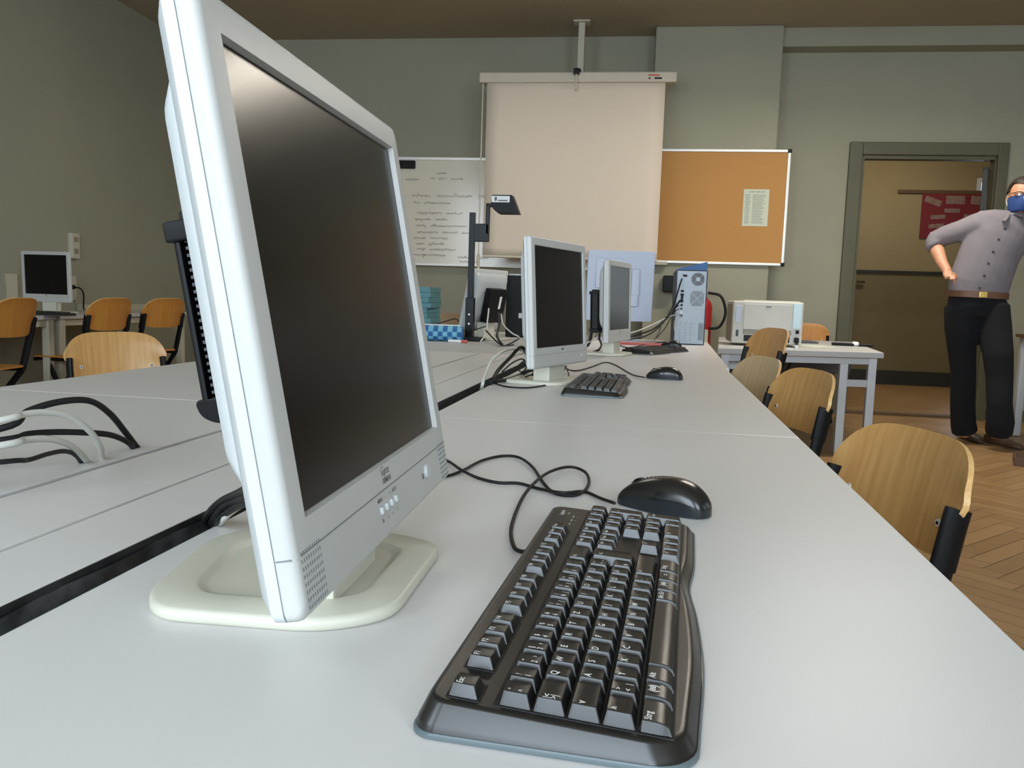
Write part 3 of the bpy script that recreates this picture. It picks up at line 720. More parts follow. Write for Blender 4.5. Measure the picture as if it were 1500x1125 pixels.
kb_copy(-3.93, 4.72, -PI/2+0.05, 'black keyboard on the wall desk below the small monitor', 0.745)

# ================================================================ MICE
def mouse(C, ang, label, z=T):
    """local +Y is the nose"""
    t = thing('computer_mouse', label, 'mouse', (C[0], C[1], z), ang)
    L, Wd, H = 0.0575, 0.031, 0.038
    def hw(q): # half width along q -1 (tail) .. 1 (nose)
        return Wd*(1-abs(q)**3.0)**0.42*(0.95+0.06*math.cos(q*5.5))
    def ht(q): return 0.006+(H-0.006)*(1-abs((q+0.22)/(1.22 if q > -0.22 else 0.80))**2.3)**0.75
    N, K = 30, 22; R = []; R2 = []
    for i in range(N+1):
        q = -0.995+1.99*i/N; w_, h_ = hw(q), ht(q); r = []
        for j in range(K):
            a = PI*j/(K-1); ca, sa = math.cos(a), math.sin(a)
            x = w_*(abs(ca)**0.75)*(1 if ca >= 0 else -1); zz = h_*(sa**0.72)
            # waist: the flank is drawn in above the table
            if zz < h_*0.5: x *= 0.90+0.10*abs((zz/(h_*0.5))-0.0)
            r.append(Vector((x, q*L, 0.0015+zz)))
        R.append(r)
    mb = MB(); mb.rings(R, 0, cap=True, closed=True)
    for k, f in enumerate(mb.f):
        c = sum((mb.v[i].z for i in f), 0)/len(f); yy = sum((mb.v[i].y for i in f), 0)/len(f)
        mb.m[k] = 1 if c < 0.45*ht(max(-.99, min(.99, yy/L)))+0.001 else 0
    mb.build('shell', ['mouse_black', 'mouse_side'], t, smooth=60)
    b = MB(); b.prism([(x*0.86, y*0.93) for x, y in [(hw(q)*s, q*L) for s, qs in ((1, [-.9+.2*k for k in range(10)]), (-1, [.9-.2*k for k in range(10)])) for q in qs]], 0.0, 0.003, 0); b.build('underside', 'base_slate', t)
    w_ = MB(); w_.cyl((-0.0035, 0.031, 0.0235), (0.0035, 0.031, 0.0235), 0.0095, seg=20); w_.build('scroll_wheel', 'black_plastic', t)
    s = MB(); pts = [(0, 0.041+0.0, 0)]
    for k in range(9):
        q = 0.02+0.085*k; s.box((0, q*L, 0.0015+ht(q)-0.0004), (0.0012, L*0.09, 0.0012))
    s.build('button_gap', 'well_black', t)
    return t
ms = mouse((0.0225, 0.955), math.radians(64), 'black optical mouse beyond the far end of the foreground keyboard')
def mouse_copy(x, y, a, label, z=T):
    c = copy_tree(ms); c.location = (x, y, z); c.rotation_euler.z = a; c['label'] = label; return c
mouse_copy(0.043, 2.60, math.radians(80), 'black mouse on the second desk right of the white monitor')
mouse_copy(0.10, 4.42, math.radians(70), 'black mouse behind the askew keyboard near the tower')
mouse_copy(-1.13, 2.02, math.radians(200), 'black mouse on the left desk peeking out beside the ribbed black computer')
# ================================================================ ON THE WALLS
def wall_thing(name, label, cat, s, d, z, group=None):
    t = thing(name, label, cat, group=group); t.matrix_world = ROOM @ Matrix.Translation((s, d, z)); return t
# projection screen: local X along the wall, Y away, Z up (origin at the case middle)
SD = 7.05
sc_ = wall_thing('projection_screen', 'pulled down beige projection screen hanging before the back wall', 'projection screen', -0.485, SD, 2.79)
MB().box((0, 0.03, 0), (1.64, 0.10, 0.085), bev=0.012, seg=3).build('screen_case', 'case_beige', sc_)
MB().box((0.635, -0.0215, 0.012), (0.09, 0.002, 0.012), 0).box((0.60, -0.0215, -0.012), (0.014, 0.002, 0.014), 1).box((0.67, -0.0215, -0.012), (0.06, 0.002, 0.014), 1).build('case_mark', ['red_plastic', 'black_plastic'], sc_)
cl = MB(); N = 20; R = []
for k in range(N+1):
    z = -0.03-1.455*k/N; R.append([Vector((x, 0.002*math.sin(3*x+k*.3), z)) for x in [-0.753+1.485*i/12 for i in range(13)]])
cl.rings(R, cap=False, closed=False); co = cl.build('screen_cloth', 'screen_cloth', sc_, fix=False)
md = co.modifiers.new('t', 'SOLIDIFY'); md.thickness = 0.0015
MB().cyl((-0.755, 0, -1.49), (0.735, 0, -1.49), 0.011).build('bottom_bar', 'case_beige', sc_)
MB().box((0.0, -0.03, 0.04), (0.05, 0.05, 0.05), 0, bev=0.005).cyl((0, -0.045, 0.02), (0, -0.045, -0.09), 0.007, 1).cyl((0, -0.045, -0.09), (0, -0.045, -0.115), 0.011, 1).build('pull_hook', ['black_metal', 'case_beige'], sc_)
MB().tube([(-0.79, 0.01, -0.03), (-0.792, 0.01, -0.8), (-0.79, 0.01, -1.47)], 0.006).cyl((-0.79, 0.01, -1.47), (-0.79, 0.01, -1.62), 0.014).build('pull_cord', 'case_beige', sc_)
o = wall_thing('ceiling_pole', 'pale square pole from the ceiling down to the screen case', 'pole', -0.475, 7.34, 0)
MB().box((0, 0, 3.05), (0.055, 0.055, 0.56), bev=0.004).build('pole', 'case_beige', o); MB().box((0, 0, 3.322), (0.14, 0.12, 0.014)).build('mounting_plate', 'case_beige', o)
MB().box((0, -0.12, 2.86), (0.04, 0.24, 0.03)).build('bracket', 'black_metal', o)
# whiteboard
wb = wall_thing('whiteboard', 'whiteboard with faint handwriting beside the projection screen', 'whiteboard', -1.6, D1, 1.735)
MB().box((0, -0.02, 0), (2.5, 0.014, 0.98)).build('writing_surface', 'whiteboard', wb)
f = MB()
for z in (-0.495, 0.495): f.box((0, -0.022, z), (2.54, 0.03, 0.025), bev=0.003)
for x in (-1.26, 1.26): f.box((x, -0.022, 0), (0.025, 0.03, 0.965), bev=0.003)
f.build('board_frame', 'aluminium', wb); MB().box((0, -0.06, -0.50), (2.4, 0.07, 0.012), bev=0.003).build('pen_tray', 'aluminium', wb)
MB().box((-0.52, -0.045, 0.435), (0.20, 0.035, 0.075), bev=0.008).build('board_eraser', 'black_plastic', None); er = bpy.data.objects['board_eraser']; er.matrix_world = ROOM @ Matrix.Translation((-1.6, D1, 1.735)); tag(er, 'black eraser stuck at the top of the whiteboard', 'eraser')
ink = MB(); rr = random.Random(11)
def scribble(x, z, words, size):
    for w_ in words:
        p = []; n = w_*4
        for k in range(n): p.append((x, -0.0285, z+size*(0.19*math.sin(k*2.4+rr.random()*1.5)+rr.uniform(-.07, .07))*(2.2 if rr.random() < .12 else 1))); x += size*rr.uniform(.09, .19)
        ink.tube(p, 0.0017, smooth=2, seg=4); x += size*0.7
scribble(-0.52, 0.30, (6,), 0.045); scribble(-0.28, 0.31, (2, 3, 5), 0.045); scribble(-0.22, 0.36, (6,), 0.03)
scribble(-0.46, 0.15, (6, 10, 11), 0.062); scribble(-0.44, 0.085, (3, 10), 0.045)
for z, w_ in ((-0.01, (10, 7)), (-0.07, (7, 5)), (-0.13, (4, 14, 9)), (-0.19, (8, 6, 8)), (-0.245, (5, 7)), (-0.30, (4, 6)), (-0.35, (4, 10)), (-0.405, (13,))): scribble(-0.44+0.05*rr.random(), z, w_, 0.046)
ink.build('handwriting', 'ink_soft', wb, smooth=0); ink = MB(); scribble(0.0, -0.42, (6, 5), 0.046); scribble(0.02, -0.48+0.02, (9,), 0.04)
ink.build('handwriting', 'ink_soft', wb, smooth=0)
# cork board in front of the pier
cb = wall_thing('cork_board', 'cork pin board with white frame on the back wall pier', 'pin board', 0.785, 7.48, 1.795)
MB().box((0, -0.015, 0), (1.10, 0.02, 0.95)).build('cork_surface', 'cork', cb)
f = MB()
for z in (-0.483, 0.483): f.box((0, -0.02, z), (1.11, 0.03, 0.022), bev=0.004)
for x in (-0.555, 0.555): f.box((x, -0.02, 0), (0.024, 0.03, 0.95), bev=0.004)
for x in (-0.555, 0.555):
    for z in (-0.483, 0.483): f.box((x, -0.021, z), (0.036, 0.036, 0.034), 1, bev=0.006)
f.build('board_frame', ['aluminium', 'black_plastic'], cb)
MB().box((-0.5, -0.05, -0.50), (0.14, 0.06, 0.03), bev=0.006).build('pen_shelf', 'case_beige', cb)
pn = wall_thing('notice_sheet', 'printed notice sheet pinned to the cork board', 'notice', 1.085, 7.48-0.0275, 1.795)
MB().box((0, 0, 0), (0.215, 0.0015, 0.315)).build('sheet', 'paper', pn)
tx = MB(); X_ = lambda x, z: frame((1, 0, 0), (0, 0, 1), (0, -1, 0), (x, -0.0012, z))
tx.text('COMPUTERRAUM', 0.017, X_(0, 0.135), bold=True)
for k in range(24):
    z = 0.11-0.0105*k; tx.box((-0.072, -0.001, z), (0.03+0.02*rr.random(), 0.0003, 0.0032)); l = 0.08+0.035*rr.random(); tx.box((-0.03+l/2, -0.001, z), (l, 0.0003, 0.0032))
tx.build('print', 'ink', pn, smooth=0)
bl = wall_thing('wall_speaker', 'small black box on the pier behind the computer tower', 'loudspeaker', 0.413, 7.48, 1.117)
MB().box((-0.025, -0.075, 0), (0.13, 0.12, 0.145), bev=0.012).build('case', 'black_plastic', bl); MB().box((0, -0.008, 0), (0.06, 0.014, 0.08)).build('bracket', 'black_metal', bl)
fx = wall_thing('fire_extinguisher', 'red fire extinguisher hanging behind the computer tower', 'fire extinguisher', 0.68, 7.36, 0.5)
MB().lathe([(0.02, 0), (0.07, 0.005), (0.078, 0.03), (0.078, 0.42), (0.065, 0.47), (0.03, 0.505), (0.02, 0.53)]).build('cylinder', 'red_paint', fx)
MB().cyl((0, 0, 0.525), (0, 0, 0.57), 0.022).box((0.02, -0.02, 0.585), (0.13, 0.02, 0.012), 0, X=rot(0, -0.35, 0, (0, 0, 0.0))).box((0.02, -0.02, 0.61), (0.14, 0.02, 0.012), 0, X=rot(0, -0.5, 0, (0.1, 0, -0.02))).build('valve', 'black_metal', fx)
MB().tube([(0.03, -0.03, 0.55), (0.14, -0.05, 0.52), (0.185, -0.06, 0.38), (0.14, -0.07, 0.26), (0.05, -0.09, 0.24)], 0.012, smooth=6).build('hose', 'cord_black', fx)
MB().box((-0.0, -0.0775, 0.17), (0.09, 0.004, 0.12)).build('instruction_label', 'paper', fx); MB().box((0, 0.095, 0.40), (0.05, 0.05, 0.06)).build('wall_hook', 'black_metal', fx)
# hall poster
hp = wall_thing('poster', 'red poster with pale paper strips hanging in the hall', 'poster', 3.95, HD-0.012, 2.12)
MB().box((0, -0.003, 0), (0.72, 0.004, 0.55)).build('sheet', 'poster_red', hp)
f = MB()
for x, z, w_, h_, a in ((-0.23, 0.18, 0.2, 0.075, 0.35), (0.03, 0.2, 0.22, 0.10, 0.0), (0.27, 0.2, 0.12, 0.1, 0.1), (0.0, 0.07, 0.18, 0.05, 0), (-0.16, -0.01, 0.17, 0.05, -0.06), (0.24, 0.0, 0.2, 0.05, 0.05), (-0.17, -0.12, 0.18, 0.05, -0.1), (0.1, -0.1, 0.2, 0.05, 0.05), (0.05, -0.2, 0.22, 0.05, 0)):
    f.box((0, 0, 0), (w_, 0.002, h_), bev=0.0008, X=rot(0, a, 0, (x, -0.006, z)))
f.build('paper_strip', 'poster_pale', hp)
ws = wall_thing('wooden_strip', 'dark wooden strip on the hall wall above the red poster', 'strip', 3.80, HD-0.01, 2.415); MB().box((0, 0, 0), (1.0, 0.02, 0.045), bev=0.004).build('strip', 'wood_strip', ws)
hh = wall_thing('hall_handle', 'small dark handle on the hall wall by the door frame', 'handle', 2.93, HD-0.02, 1.285); MB().box((0, -0.02, 0), (0.1, 0.03, 0.025), bev=0.006).build('grip', 'dark_trim', hh)
# left wall sockets; local frame faces the room
def left_thing(name, label, cat, s, d, z, group=None):
    t = thing(name, label, cat, group=group); t.matrix_world = ROOM @ Matrix.Translation((S0, d, z)) @ Matrix.Rotation(PI/2, 4, 'Z') ; return t
def ld(u, v):
    d = ray(u, v); k = (S0)/(d.x*WC+d.y*WS); P = CAM+d*k; return (-P.x*WS+P.y*WC, P.z)
a, z1 = ld(98.5, 338); b, z0 = ld(111, 382)
o = left_thing('wall_socket', 'upright double socket strip on the left wall above the monitor', 'socket', 0, (a+b)/2, (z0+z1)/2)
MB().box((0, -0.02, 0), (b-a, 0.04, z1-z0-0.03), bev=0.006).build('cover', 'socket_cream', o)
for k in (-1, 1): MB().box((0, -0.0405, k*0.045+0.005), (0.05, 0.003, 0.04), bev=0.001).build('outlet', 'socket_dark', o)
a, z1 = ld(92, 404); b, z0 = ld(109.5, 440)
o = left_thing('wall_socket', 'wide cream socket plate right of the small monitor', 'socket', 0, (a+b)/2-0.03, (z0+z1)/2)
MB().box((0, -0.012, 0), (b-a+0.05, 0.024, z1-z0), bev=0.004).build('cover', 'socket_cream', o)
pg = MB(); pg.cyl((0.0, -0.024, 0.01), (0.0, -0.07, 0.01), 0.022, r1=0.016); pg.tube([(0.0, -0.07, 0.01), (0.03, -0.10, 0.0), (0.08, -0.09, -0.05), (0.09, -0.085, -0.17), (0.03, -0.2, -0.185)], 0.006, smooth=6)
o = pg.build('power_plug', 'cord_black'); o.matrix_world = ROOM @ Matrix.Translation((S0, (a+b)/2-0.03, (z0+z1)/2)) @ Matrix.Rotation(PI/2, 4, 'Z'); tag(o, 'black plug and lead in the cream socket plate', 'plug')
a, z1 = ld(-40, 399); b, z0 = ld(21, 430)
o = left_thing('wall_panel', 'pale panel on the left wall cut by the photo edge', 'panel', 0, (a+b)/2, 0.9); MB().box((0, -0.015, 0), (b-a, 0.03, 0.22), bev=0.004).build('cover', 'socket_cream', o)
o = left_thing('cable_trunking', 'pale horizontal cable trunking low on the left wall', 'trunking', 0, 6.5, 0.74); MB().box((0.25, -0.03, 0.0), (1.4, 0.06, 0.1), bev=0.005).build('cover', 'socket_cream', o)
# wall desks on the left
def rrect_room(s0, d0, s1, d1): return [tuple(wf(s, d)[:2]) for s, d in ((s0, d0), (s1, d0), (s1, d1), (s0, d1))]
desk('wall_desk', 'pale desk against the left wall under the small monitor', rrect_room(S0+0.03, 3.35, -3.66, 4.90), 0.745, mats=('laminate_gray', 'laminate_edge', 'socket_cream'), leg=0.05)
desk('wall_desk', 'pale desk against the left wall, farther one behind two orange chairs', rrect_room(S0+0.03, 4.92, -3.66, 6.5), 0.745, mats=('laminate_gray', 'laminate_edge', 'socket_cream'), leg=0.05)

# ================================================================ MIDDLE DESKS
def on(u, v, z=T): return pz(u, v, z)
def mini_pc(loc, r, u, nn, label, h=0.27, oval=False):
    """slim ribbed computer; loc centre, r along its width, u up, nn away from the monitor back"""
    t = thing('mini_computer', label, 'computer'); t.matrix_world = frame(r, u, nn, loc)
    MB().box((0, 0, 0.0135), (0.176, h, 0.005), bev=0.002).box((0, 0, -0.003), (0.160, h-0.01, 0.024), bev=0.002).build('case', 'black_plastic', t)
    rb = MB()
    for i in range(24):
        yy = -h/2+0.004+(h-0.008)*i/23
        rb.box((0, yy, -0.004), (0.174, 0.0021, 0.024), bev=0)
    rb.build('cooling_rib', 'well_gray', t)
    MB().box((0, h/2-0.002, 0.0), (0.182, 0.014, 0.040), bev=0.002).box((0, h/2+0.006, -0.002), (0.17, 0.012, 0.026), bev=0.003).build('top_clamp', 'black_plastic', t)
    MB().prism(round_poly([(0.022, 0.004), (-0.02, 0.004), (-0.02, -0.014), (0.008, -0.014), (0.019, -0.008)], 0.006), -0.088, 0.088, bev=0.0015, X=frame((0, 0, 1), (0, 1, 0), (-1, 0, 0), (0, -h/2+0.001, 0))).build('bottom_clamp', 'black_plastic', t)
    return t
def mon_frame(C, yaw, tilt):
    n0 = Vector((math.cos(yaw), math.sin(yaw), 0)); r = Vector((-math.sin(yaw), math.cos(yaw), 0)); u = Vector((0, 0, 1))*math.cos(tilt)-n0*math.sin(tilt); return Vector(C), r, u, r.cross(u)
C, r, u, nn = mon_frame((-0.221, 0.597, 0.966), 0.039, 0.183)
mini_pc(C-u*0.009-nn*0.078, r, u, -nn, 'ribbed black mini computer clamped behind the large foreground monitor', 0.120)
C, r, u, nn = mon_frame((-0.145, 3.602, 0.969), -0.217, 0.032)
mini_pc(C-r*0.02-u*0.055-nn*0.088, r, u, -nn, 'black mini computer behind the white monitor on the far desk', 0.16)
# monitor seen from behind, facing left
MBK = ((-0.955, 4.55, 0.955), PI-0.36, 0.2)
monitor(MBK[0], MBK[1], MBK[2], 'white monitor turned away, its back and black box towards the camera', buttons=False)
C, r, u, nn = mon_frame(*MBK)
o = thing('mini_computer', 'dark grey box on the back of the turned away monitor', 'computer'); o.matrix_world = frame(r, u, -nn, C-nn*0.085-u*0.03)
MB().box((0, 0, 0), (0.17, 0.19, 0.045), bev=0.006).build('case', 'black_plastic', o); MB().box((-0.02, 0.02, 0.023), (0.02, 0.07, 0.002)).build('sticker', 'paper_white', o)
# black tower behind the second monitor
def tower(label, loc, rz, w_, d_, h_, mats=('black_plastic', 'black_metal')):
    t = thing('computer_tower', label, 'computer', loc, rz)
    MB().box((0, 0, h_/2), (w_, d_, h_), bev=0.006).build('case', mats[0], t); return t
tb = tower('black computer tower with pale top panel behind the second monitor', tuple(py(752, 497, 4.55)[:2])+(T,), 0.1, 0.175, 0.40, 0.37)
tb.location = (-0.81, 5.08, T-0.001)
MB().box((0, 0, 0.374), (0.15, 0.36, 0.008)).build('top_panel', 'paper_white', tb)
v = MB()
for i in range(14): v.box((0.06, -0.201, 0.05+0.02*i), (0.03, 0.003, 0.006))
v.build('vent', 'well_black', tb); MB().box((0.0, -0.201, 0.13), (0.02, 0.002, 0.03)).build('sticker', 'paper_white', tb)
for i in range(5): pass
# pale panel: back of a big white display on its own foot
pp = thing('large_display', 'pale white back of a large display behind the far monitor', 'display', (-0.21, 5.02, T), 0.17)
MB().prism(rrect(0.40, 0.42, 0.012), -0.02, 0.02, bev=0.004, X=frame((1, 0, 0), (0, -0.07, 1), (0, -1, 0), (0, 0.0, 0.325))).build('rear_cover', 'panel_white', pp)
q = MB(); q.box((0.09, -0.03, 0.35), (0.05, 0.02, 0.16), bev=0.008); q.box((0.085, -0.03, 0.24), (0.045, 0.02, 0.07), bev=0.006); q.box((-0.07, -0.03, 0.40), (0.16, 0.012, 0.18), bev=0.005); q.box((0, -0.026, 0.49), (0.34, 0.006, 0.004))
q.build('raised_panel', 'panel_white', pp)
MB().box((0, 0.02, 0.09), (0.07, 0.03, 0.18), bev=0.006).box((0, 0.0, 0.006), (0.24, 0.18, 0.012), bev=0.005).build('foot', 'panel_white', pp)
# silver-backed computer tower: local X along width, -Y is the shown rear
tw = thing('computer_tower', 'computer tower with silver rear panel and fan on the far desk', 'computer', (0.2005, 5.005, T-0.001), 0.02)
WX, HZ, DY = 0.176, 0.425, 0.40
MB().box((0, 0, HZ/2), (WX, DY, HZ), bev=0.005).build('case', 'steel_dark', tw)
b = MB(); yb = -DY/2-0.001
b.box((0, yb, HZ/2), (WX-0.014, 0.004, HZ-0.012), bev=0.001)
rp = b.build('rear_panel', 'steel_light', tw)
P_ = MB(); P_.box((0.012, yb-0.003, 0.372), (0.136, 0.003, 0.09), bev=0.001)   # power supply plate
P_.build('power_supply', 'steel_light', rp)
fan = MB(); c = Vector((0.034, yb-0.006, 0.374))
fan.cyl(c+Vector((0, 0.002, 0)), c+Vector((0, -0.0005, 0)), 0.037, 1, 28)
for q in (0.034, 0.0285, 0.023, 0.0175):
    fan.tube([c+Vector((q*math.cos(2*PI*k/28), -0.003, q*math.sin(2*PI*k/28))) for k in range(29)], 0.0013, 0, 6)
for k in range(4):
    a_ = PI/4+PI/2*k; fan.tube([c+Vector((0, -0.003, 0)), c+Vector((0.04*math.cos(a_), -0.003, 0.04*math.sin(a_)))], 0.0013, 0, 6)
fan.cyl(c+Vector((0, -0.001, 0)), c+Vector((0, -0.005, 0)), 0.013, 0, 20); fan.build('fan_grille', ['steel_light', 'well_black'], rp)
k_ = MB(); k_.box((-0.038, yb-0.006, 0.392), (0.022, 0.004, 0.013), bev=0.001).box((-0.05, yb-0.006, 0.396), (0.006, 0.004, 0.006)); k_.build('power_inlet', 'black_plastic', rp)
g = MB(); g.box((0.034, yb-0.003, 0.265), (0.095, 0.002, 0.125), 0, bev=0.001)
for i in range(17):
    for j in range(19):
        x, z = 0.034-0.036+0.0045*i, 0.265-0.0405+0.0045*j
        if abs(abs(x-0.034)-abs(z-0.265)) < 0.003: continue
        if abs(x-0.034) > 0.028 and abs(z-0.265) > 0.032: continue
        g.box((x, yb-0.0045, z), (0.003, 0.001, 0.003), 1)
g.build('case_fan_grille', ['steel_light', 'print_dark'], rp)
g = MB()
for i in range(7):
    for j in range(22): g.box((0.052+0.004*i, yb-0.0025, 0.03+0.0045*j), (0.0026, 0.001, 0.003), 0)
g.build('side_vent', 'print_dark', rp)
g = MB()
for i in range(7): g.box((-0.022, yb-0.003, 0.026+0.0165*i), (0.098, 0.003, 0.0135), 0, bev=0.001)
for i in range(7):
    for x in (-0.052, -0.022, 0.008): g.box((x, yb-0.005, 0.026+0.0165*i), (0.003, 0.001, 0.005), 1)
g.build('slot_cover', ['steel_light', 'print_dark'], rp)
g = MB(); rr = random.Random(2); g.box((-0.052, yb-0.003, 0.235), (0.032, 0.003, 0.16), 0, bev=0.001)
for i, (h2, w2, mt) in enumerate(((0.012, 0.018, 1), (0.012, 0.02, 1), (0.03, 0.014, 2), (0.01, 0.018, 1), (0.012, 0.012, 1), (0.009, 0.012, 1), (0.012, 0.014, 3), (0.012, 0.016, 1))): g.box((-0.05, yb-0.0055, 0.305-0.02*i), (w2, 0.005, h2), (1 if mt == 1 else (1 if mt == 2 else 2)), bev=0.001)
g.build('port_panel', ['steel_light', 'black_plastic', 'paper_white'], rp)
fo = thing('blue_folder', 'blue wedge shaped folder lying on the computer tower', 'folder', (0.2005, 5.03, T-0.001+HZ), 0.02)
MB().prism([(-0.085, 0.0), (0.088, 0.0), (0.088, 0.052), (-0.08, 0.008)], -0.15, 0.16, bev=0.002, X=frame((1, 0, 0), (0, 0, 1), (0, -1, 0))).build('cover', 'folder_blue', fo)
for nm in ():
    pass
# laser printer on its desk
desk('printer_desk', 'grey metal framed desk under the laser printer by the pier', [(0.41, 5.30), (1.46, 5.55), (1.62, 7.10), (0.55, 7.10)], 0.68, th=0.035, mats=('laminate_gray', 'metal_gray', 'metal_gray'), legs=[(0.46, 5.37), (1.405, 5.60), (1.225, 5.57), (0.62, 7.02), (1.55, 7.02)], leg=0.05)
o = thing('desk_brace', 'x', 'x'); bpy.data.objects.remove(o)
pd = [o for o in bpy.data.objects if o.name.startswith('printer_desk')][0]
lx, ly = pd.location.x, pd.location.y
MB().box((0, 0, 0), (0.16, 0.025, 0.045), X=rot(0, 0, 0.17, (1.315-lx, 5.585-ly, 0.475))).build('crossbar', 'metal_gray', pd)
MB().box((0.0, 0.0, 0), (1.0, 0.02, 0.12), X=rot(0, 0, 0.02, (1.05-lx, 6.80-ly, 0.50))).build('back_panel', 'print_dark', pd)
pr = thing('laser_printer', 'cream laser printer on the grey desk, rear side to the camera', 'printer', (0.755, 5.93, 0.68), 0.02)
MB().box((0, 0.0, 0.16), (0.46, 0.36, 0.285), 0, bev=0.01, seg=3).box((-0.2305, 0.0, 0.155), (0.003, 0.34, 0.25), 1, bev=0.001).build('housing', ['printer_white', 'printer_side'], pr)
MB().box((0.03, 0.02, 0.305), (0.37, 0.3, 0.01), bev=0.004).build('lid', 'printer_white', pr)
MB().box((0.0, -0.183, 0.198), (0.315, 0.008, 0.17), bev=0.002).box((0.0, -0.1875, 0.268), (0.035, 0.004, 0.006), 1).build('rear_cover', ['printer_white', 'print_dark'], pr)
MB().box((0.0, -0.182, 0.095), (0.315, 0.006, 0.03), 0, bev=0.002).build('tray_flap', 'printer_side', pr)
MB().box((0.0, -0.176, 0.053), (0.30, 0.012, 0.042), 0).build('paper_slot', 'well_black', pr)
MB().box((-0.195, -0.182, 0.215), (0.032, 0.004, 0.11), 0, bev=0.002).build('left_vent', 'panel_white', pr)
MB().box((-0.195, -0.184, 0.085), (0.016, 0.006, 0.045), 0, bev=0.002).build('data_port', 'steel_dark', pr)
MB().box((0.19, -0.182, 0.21), (0.052, 0.004, 0.165), 0, bev=0.001).build('side_cover', 'printer_reflection', pr)  # reflected light on this cover is painted as pale cyan
MB().box((0.197, -0.183, 0.105), (0.022, 0.006, 0.024), bev=0.001).build('power_switch', 'black_plastic', pr)
o = MB().box((0.195, -0.20, 0.05), (0.03, 0.04, 0.04), bev=0.01).tube([(0.195, -0.215, 0.045), (0.19, -0.235, 0.0), (0.15, -0.30, -0.10), (0.06, -0.42, -0.23), (0.0, -0.46, -0.40)], 0.0075, 0, smooth=5).box((0.192, -0.236, 0.005), (0.02, 0.022, 0.03), 1, bev=0.004, X=None).build('power_plug', ['cord_black', 'paper_white']); o.location = (0.755, 5.93, 0.68); tag(o, 'black printer power lead hanging in front of the desk', 'plug')
# white drawer unit with round cable hole below the printer
dc = thing('drawer_cabinet', 'white cabinet with round black hole under the printer desk', 'cabinet', (0.60, 5.75, 0))
MB().box((0, 0, 0.30), (0.34, 0.55, 0.60), bev=0.004).build('body', 'metal_gray', dc); MB().cyl((-0.085, -0.2755, 0.485), (-0.085, -0.279, 0.485), 0.055, seg=28).build('cable_hole', 'well_black', dc)
# sheet and phone on printer desk
o = MB().box((0, 0, 0.0015), (0.21, 0.297, 0.002)).build('paper_sheet', 'paper', loc=(1.14, 6.05, 0.68), rz=0.3); tag(o, 'sheet of paper lying on the printer desk', 'paper')
o = thing('black_gadget', 'flat black gadget with silver part on the printer desk', 'gadget', (1.43, 6.35, 0.68), -0.12)
MB().box((-0.05, 0, 0.011), (0.15, 0.08, 0.02), 0, bev=0.006).box((0.10, 0.0, 0.009), (0.11, 0.06, 0.016), 0, bev=0.005).build('body', 'black_plastic', o); MB().box((0.035, 0, 0.018), (0.05, 0.07, 0.03), bev=0.01).build('silver_knob', 'aluminium', o)
o = MB().box((0, 0, 0.008), (0.16, 0.22, 0.014), bev=0.002).build('notebook', 'print_dark', loc=(1.15, 6.6, 0.68), rz=0.1); tag(o, 'dark notebook on the printer desk beside the printer', 'notebook')
# red ruler / pen box near the far keyboard
o = MB().box((0, 0, 0.007), (0.34, 0.035, 0.014), bev=0.003).build('red_ruler', 'red_plastic', loc=(-0.06, 4.55, T-0.001), rz=0.05); tag(o, 'red flat bar lying behind the askew keyboard', 'ruler')

# document camera
dcam = thing('document_camera', 'black document camera on a tall post before the screen', 'document camera', (-0.975, 4.33, T-0.001))
MB().box((-0.02, -0.03, 0.01), (0.20, 0.13, 0.02), bev=0.005).build('base', 'black_plastic', dcam)
MB().box((0, 0, 0.12), (0.045, 0.045, 0.22), bev=0.004).box((0, 0, 0.44), (0.030, 0.03, 0.48), bev=0.002).build('post', 'black_metal', dcam)
for z in (0.09, 0.14): MB().cyl((0, -0.0225, z), (0, -0.026, z), 0.005, seg=10).build('screw', 'aluminium', dcam)
MB().box((0.05, 0, 0.575), (0.085, 0.03, 0.095), bev=0.004).box((0.083, 0, 0.645), (0.02, 0.03, 0.16), bev=0.005).box((0.10, 0, 0.72), (0.055, 0.03, 0.02), bev=0.005).build('arm', 'black_metal', dcam)
MB().prism([(-0.055, 0.045), (0.05, 0.045), (0.09, -0.05), (-0.02, -0.05), (-0.045, -0.03), (-0.06, 0.0)], -0.045, 0.045, bev=0.004, X=frame((1, 0, 0), (0, 0, 1), (0, -1, 0), (0.165, 0, 0.725))).build('camera_head', 'black_plastic', dcam)
MB().box((0.158, -0.047, 0.747), (0.095, 0.002, 0.032), 0).build('head_label', 'paper_white', dcam)
tx = MB(); tx.box((0.132, -0.0485, 0.748), (0.012, 0.001, 0.02)); tx.box((0.17, -0.0485, 0.74), (0.05, 0.001, 0.006)); tx.build('label_print', 'print_dark', dcam)
# book stack, cardboard, pencil case, marker
bx0 = -1.45; rr = random.Random(4)
for i in range(9):
    o = thing('textbook', ('teal textbook at the bottom of the stack', 'teal textbook second from the bottom of the stack', 'teal textbook third from the bottom of the stack', 'teal textbook fourth from the bottom of the stack', 'teal textbook in the middle of the stack', 'teal textbook fourth from the top of the stack', 'teal textbook third from the top of the stack', 'teal textbook second from the top of the stack', 'teal textbook on top of the stack')[i]+' beside the whiteboard', 'book', (bx0+rr.uniform(-.008, .008), 4.98+rr.uniform(-.01, .01), T-0.001+0.0315*i), rr.uniform(-.06, .06), 'textbooks stacked on the grey desk')
    MB().box((0, 0, 0.002), (0.20, 0.27, 0.003)).box((0, 0, 0.0295), (0.20, 0.27, 0.003)).box((0, -0.1335, 0.0157), (0.20, 0.004, 0.03), bev=0.001).box((0.0985, 0, 0.0157), (0.004, 0.27, 0.028)).build('cover', 'teal_book', o); MB().box((-0.002, 0.002, 0.0157), (0.193, 0.262, 0.0235)).build('pages', 'paper_white', o)
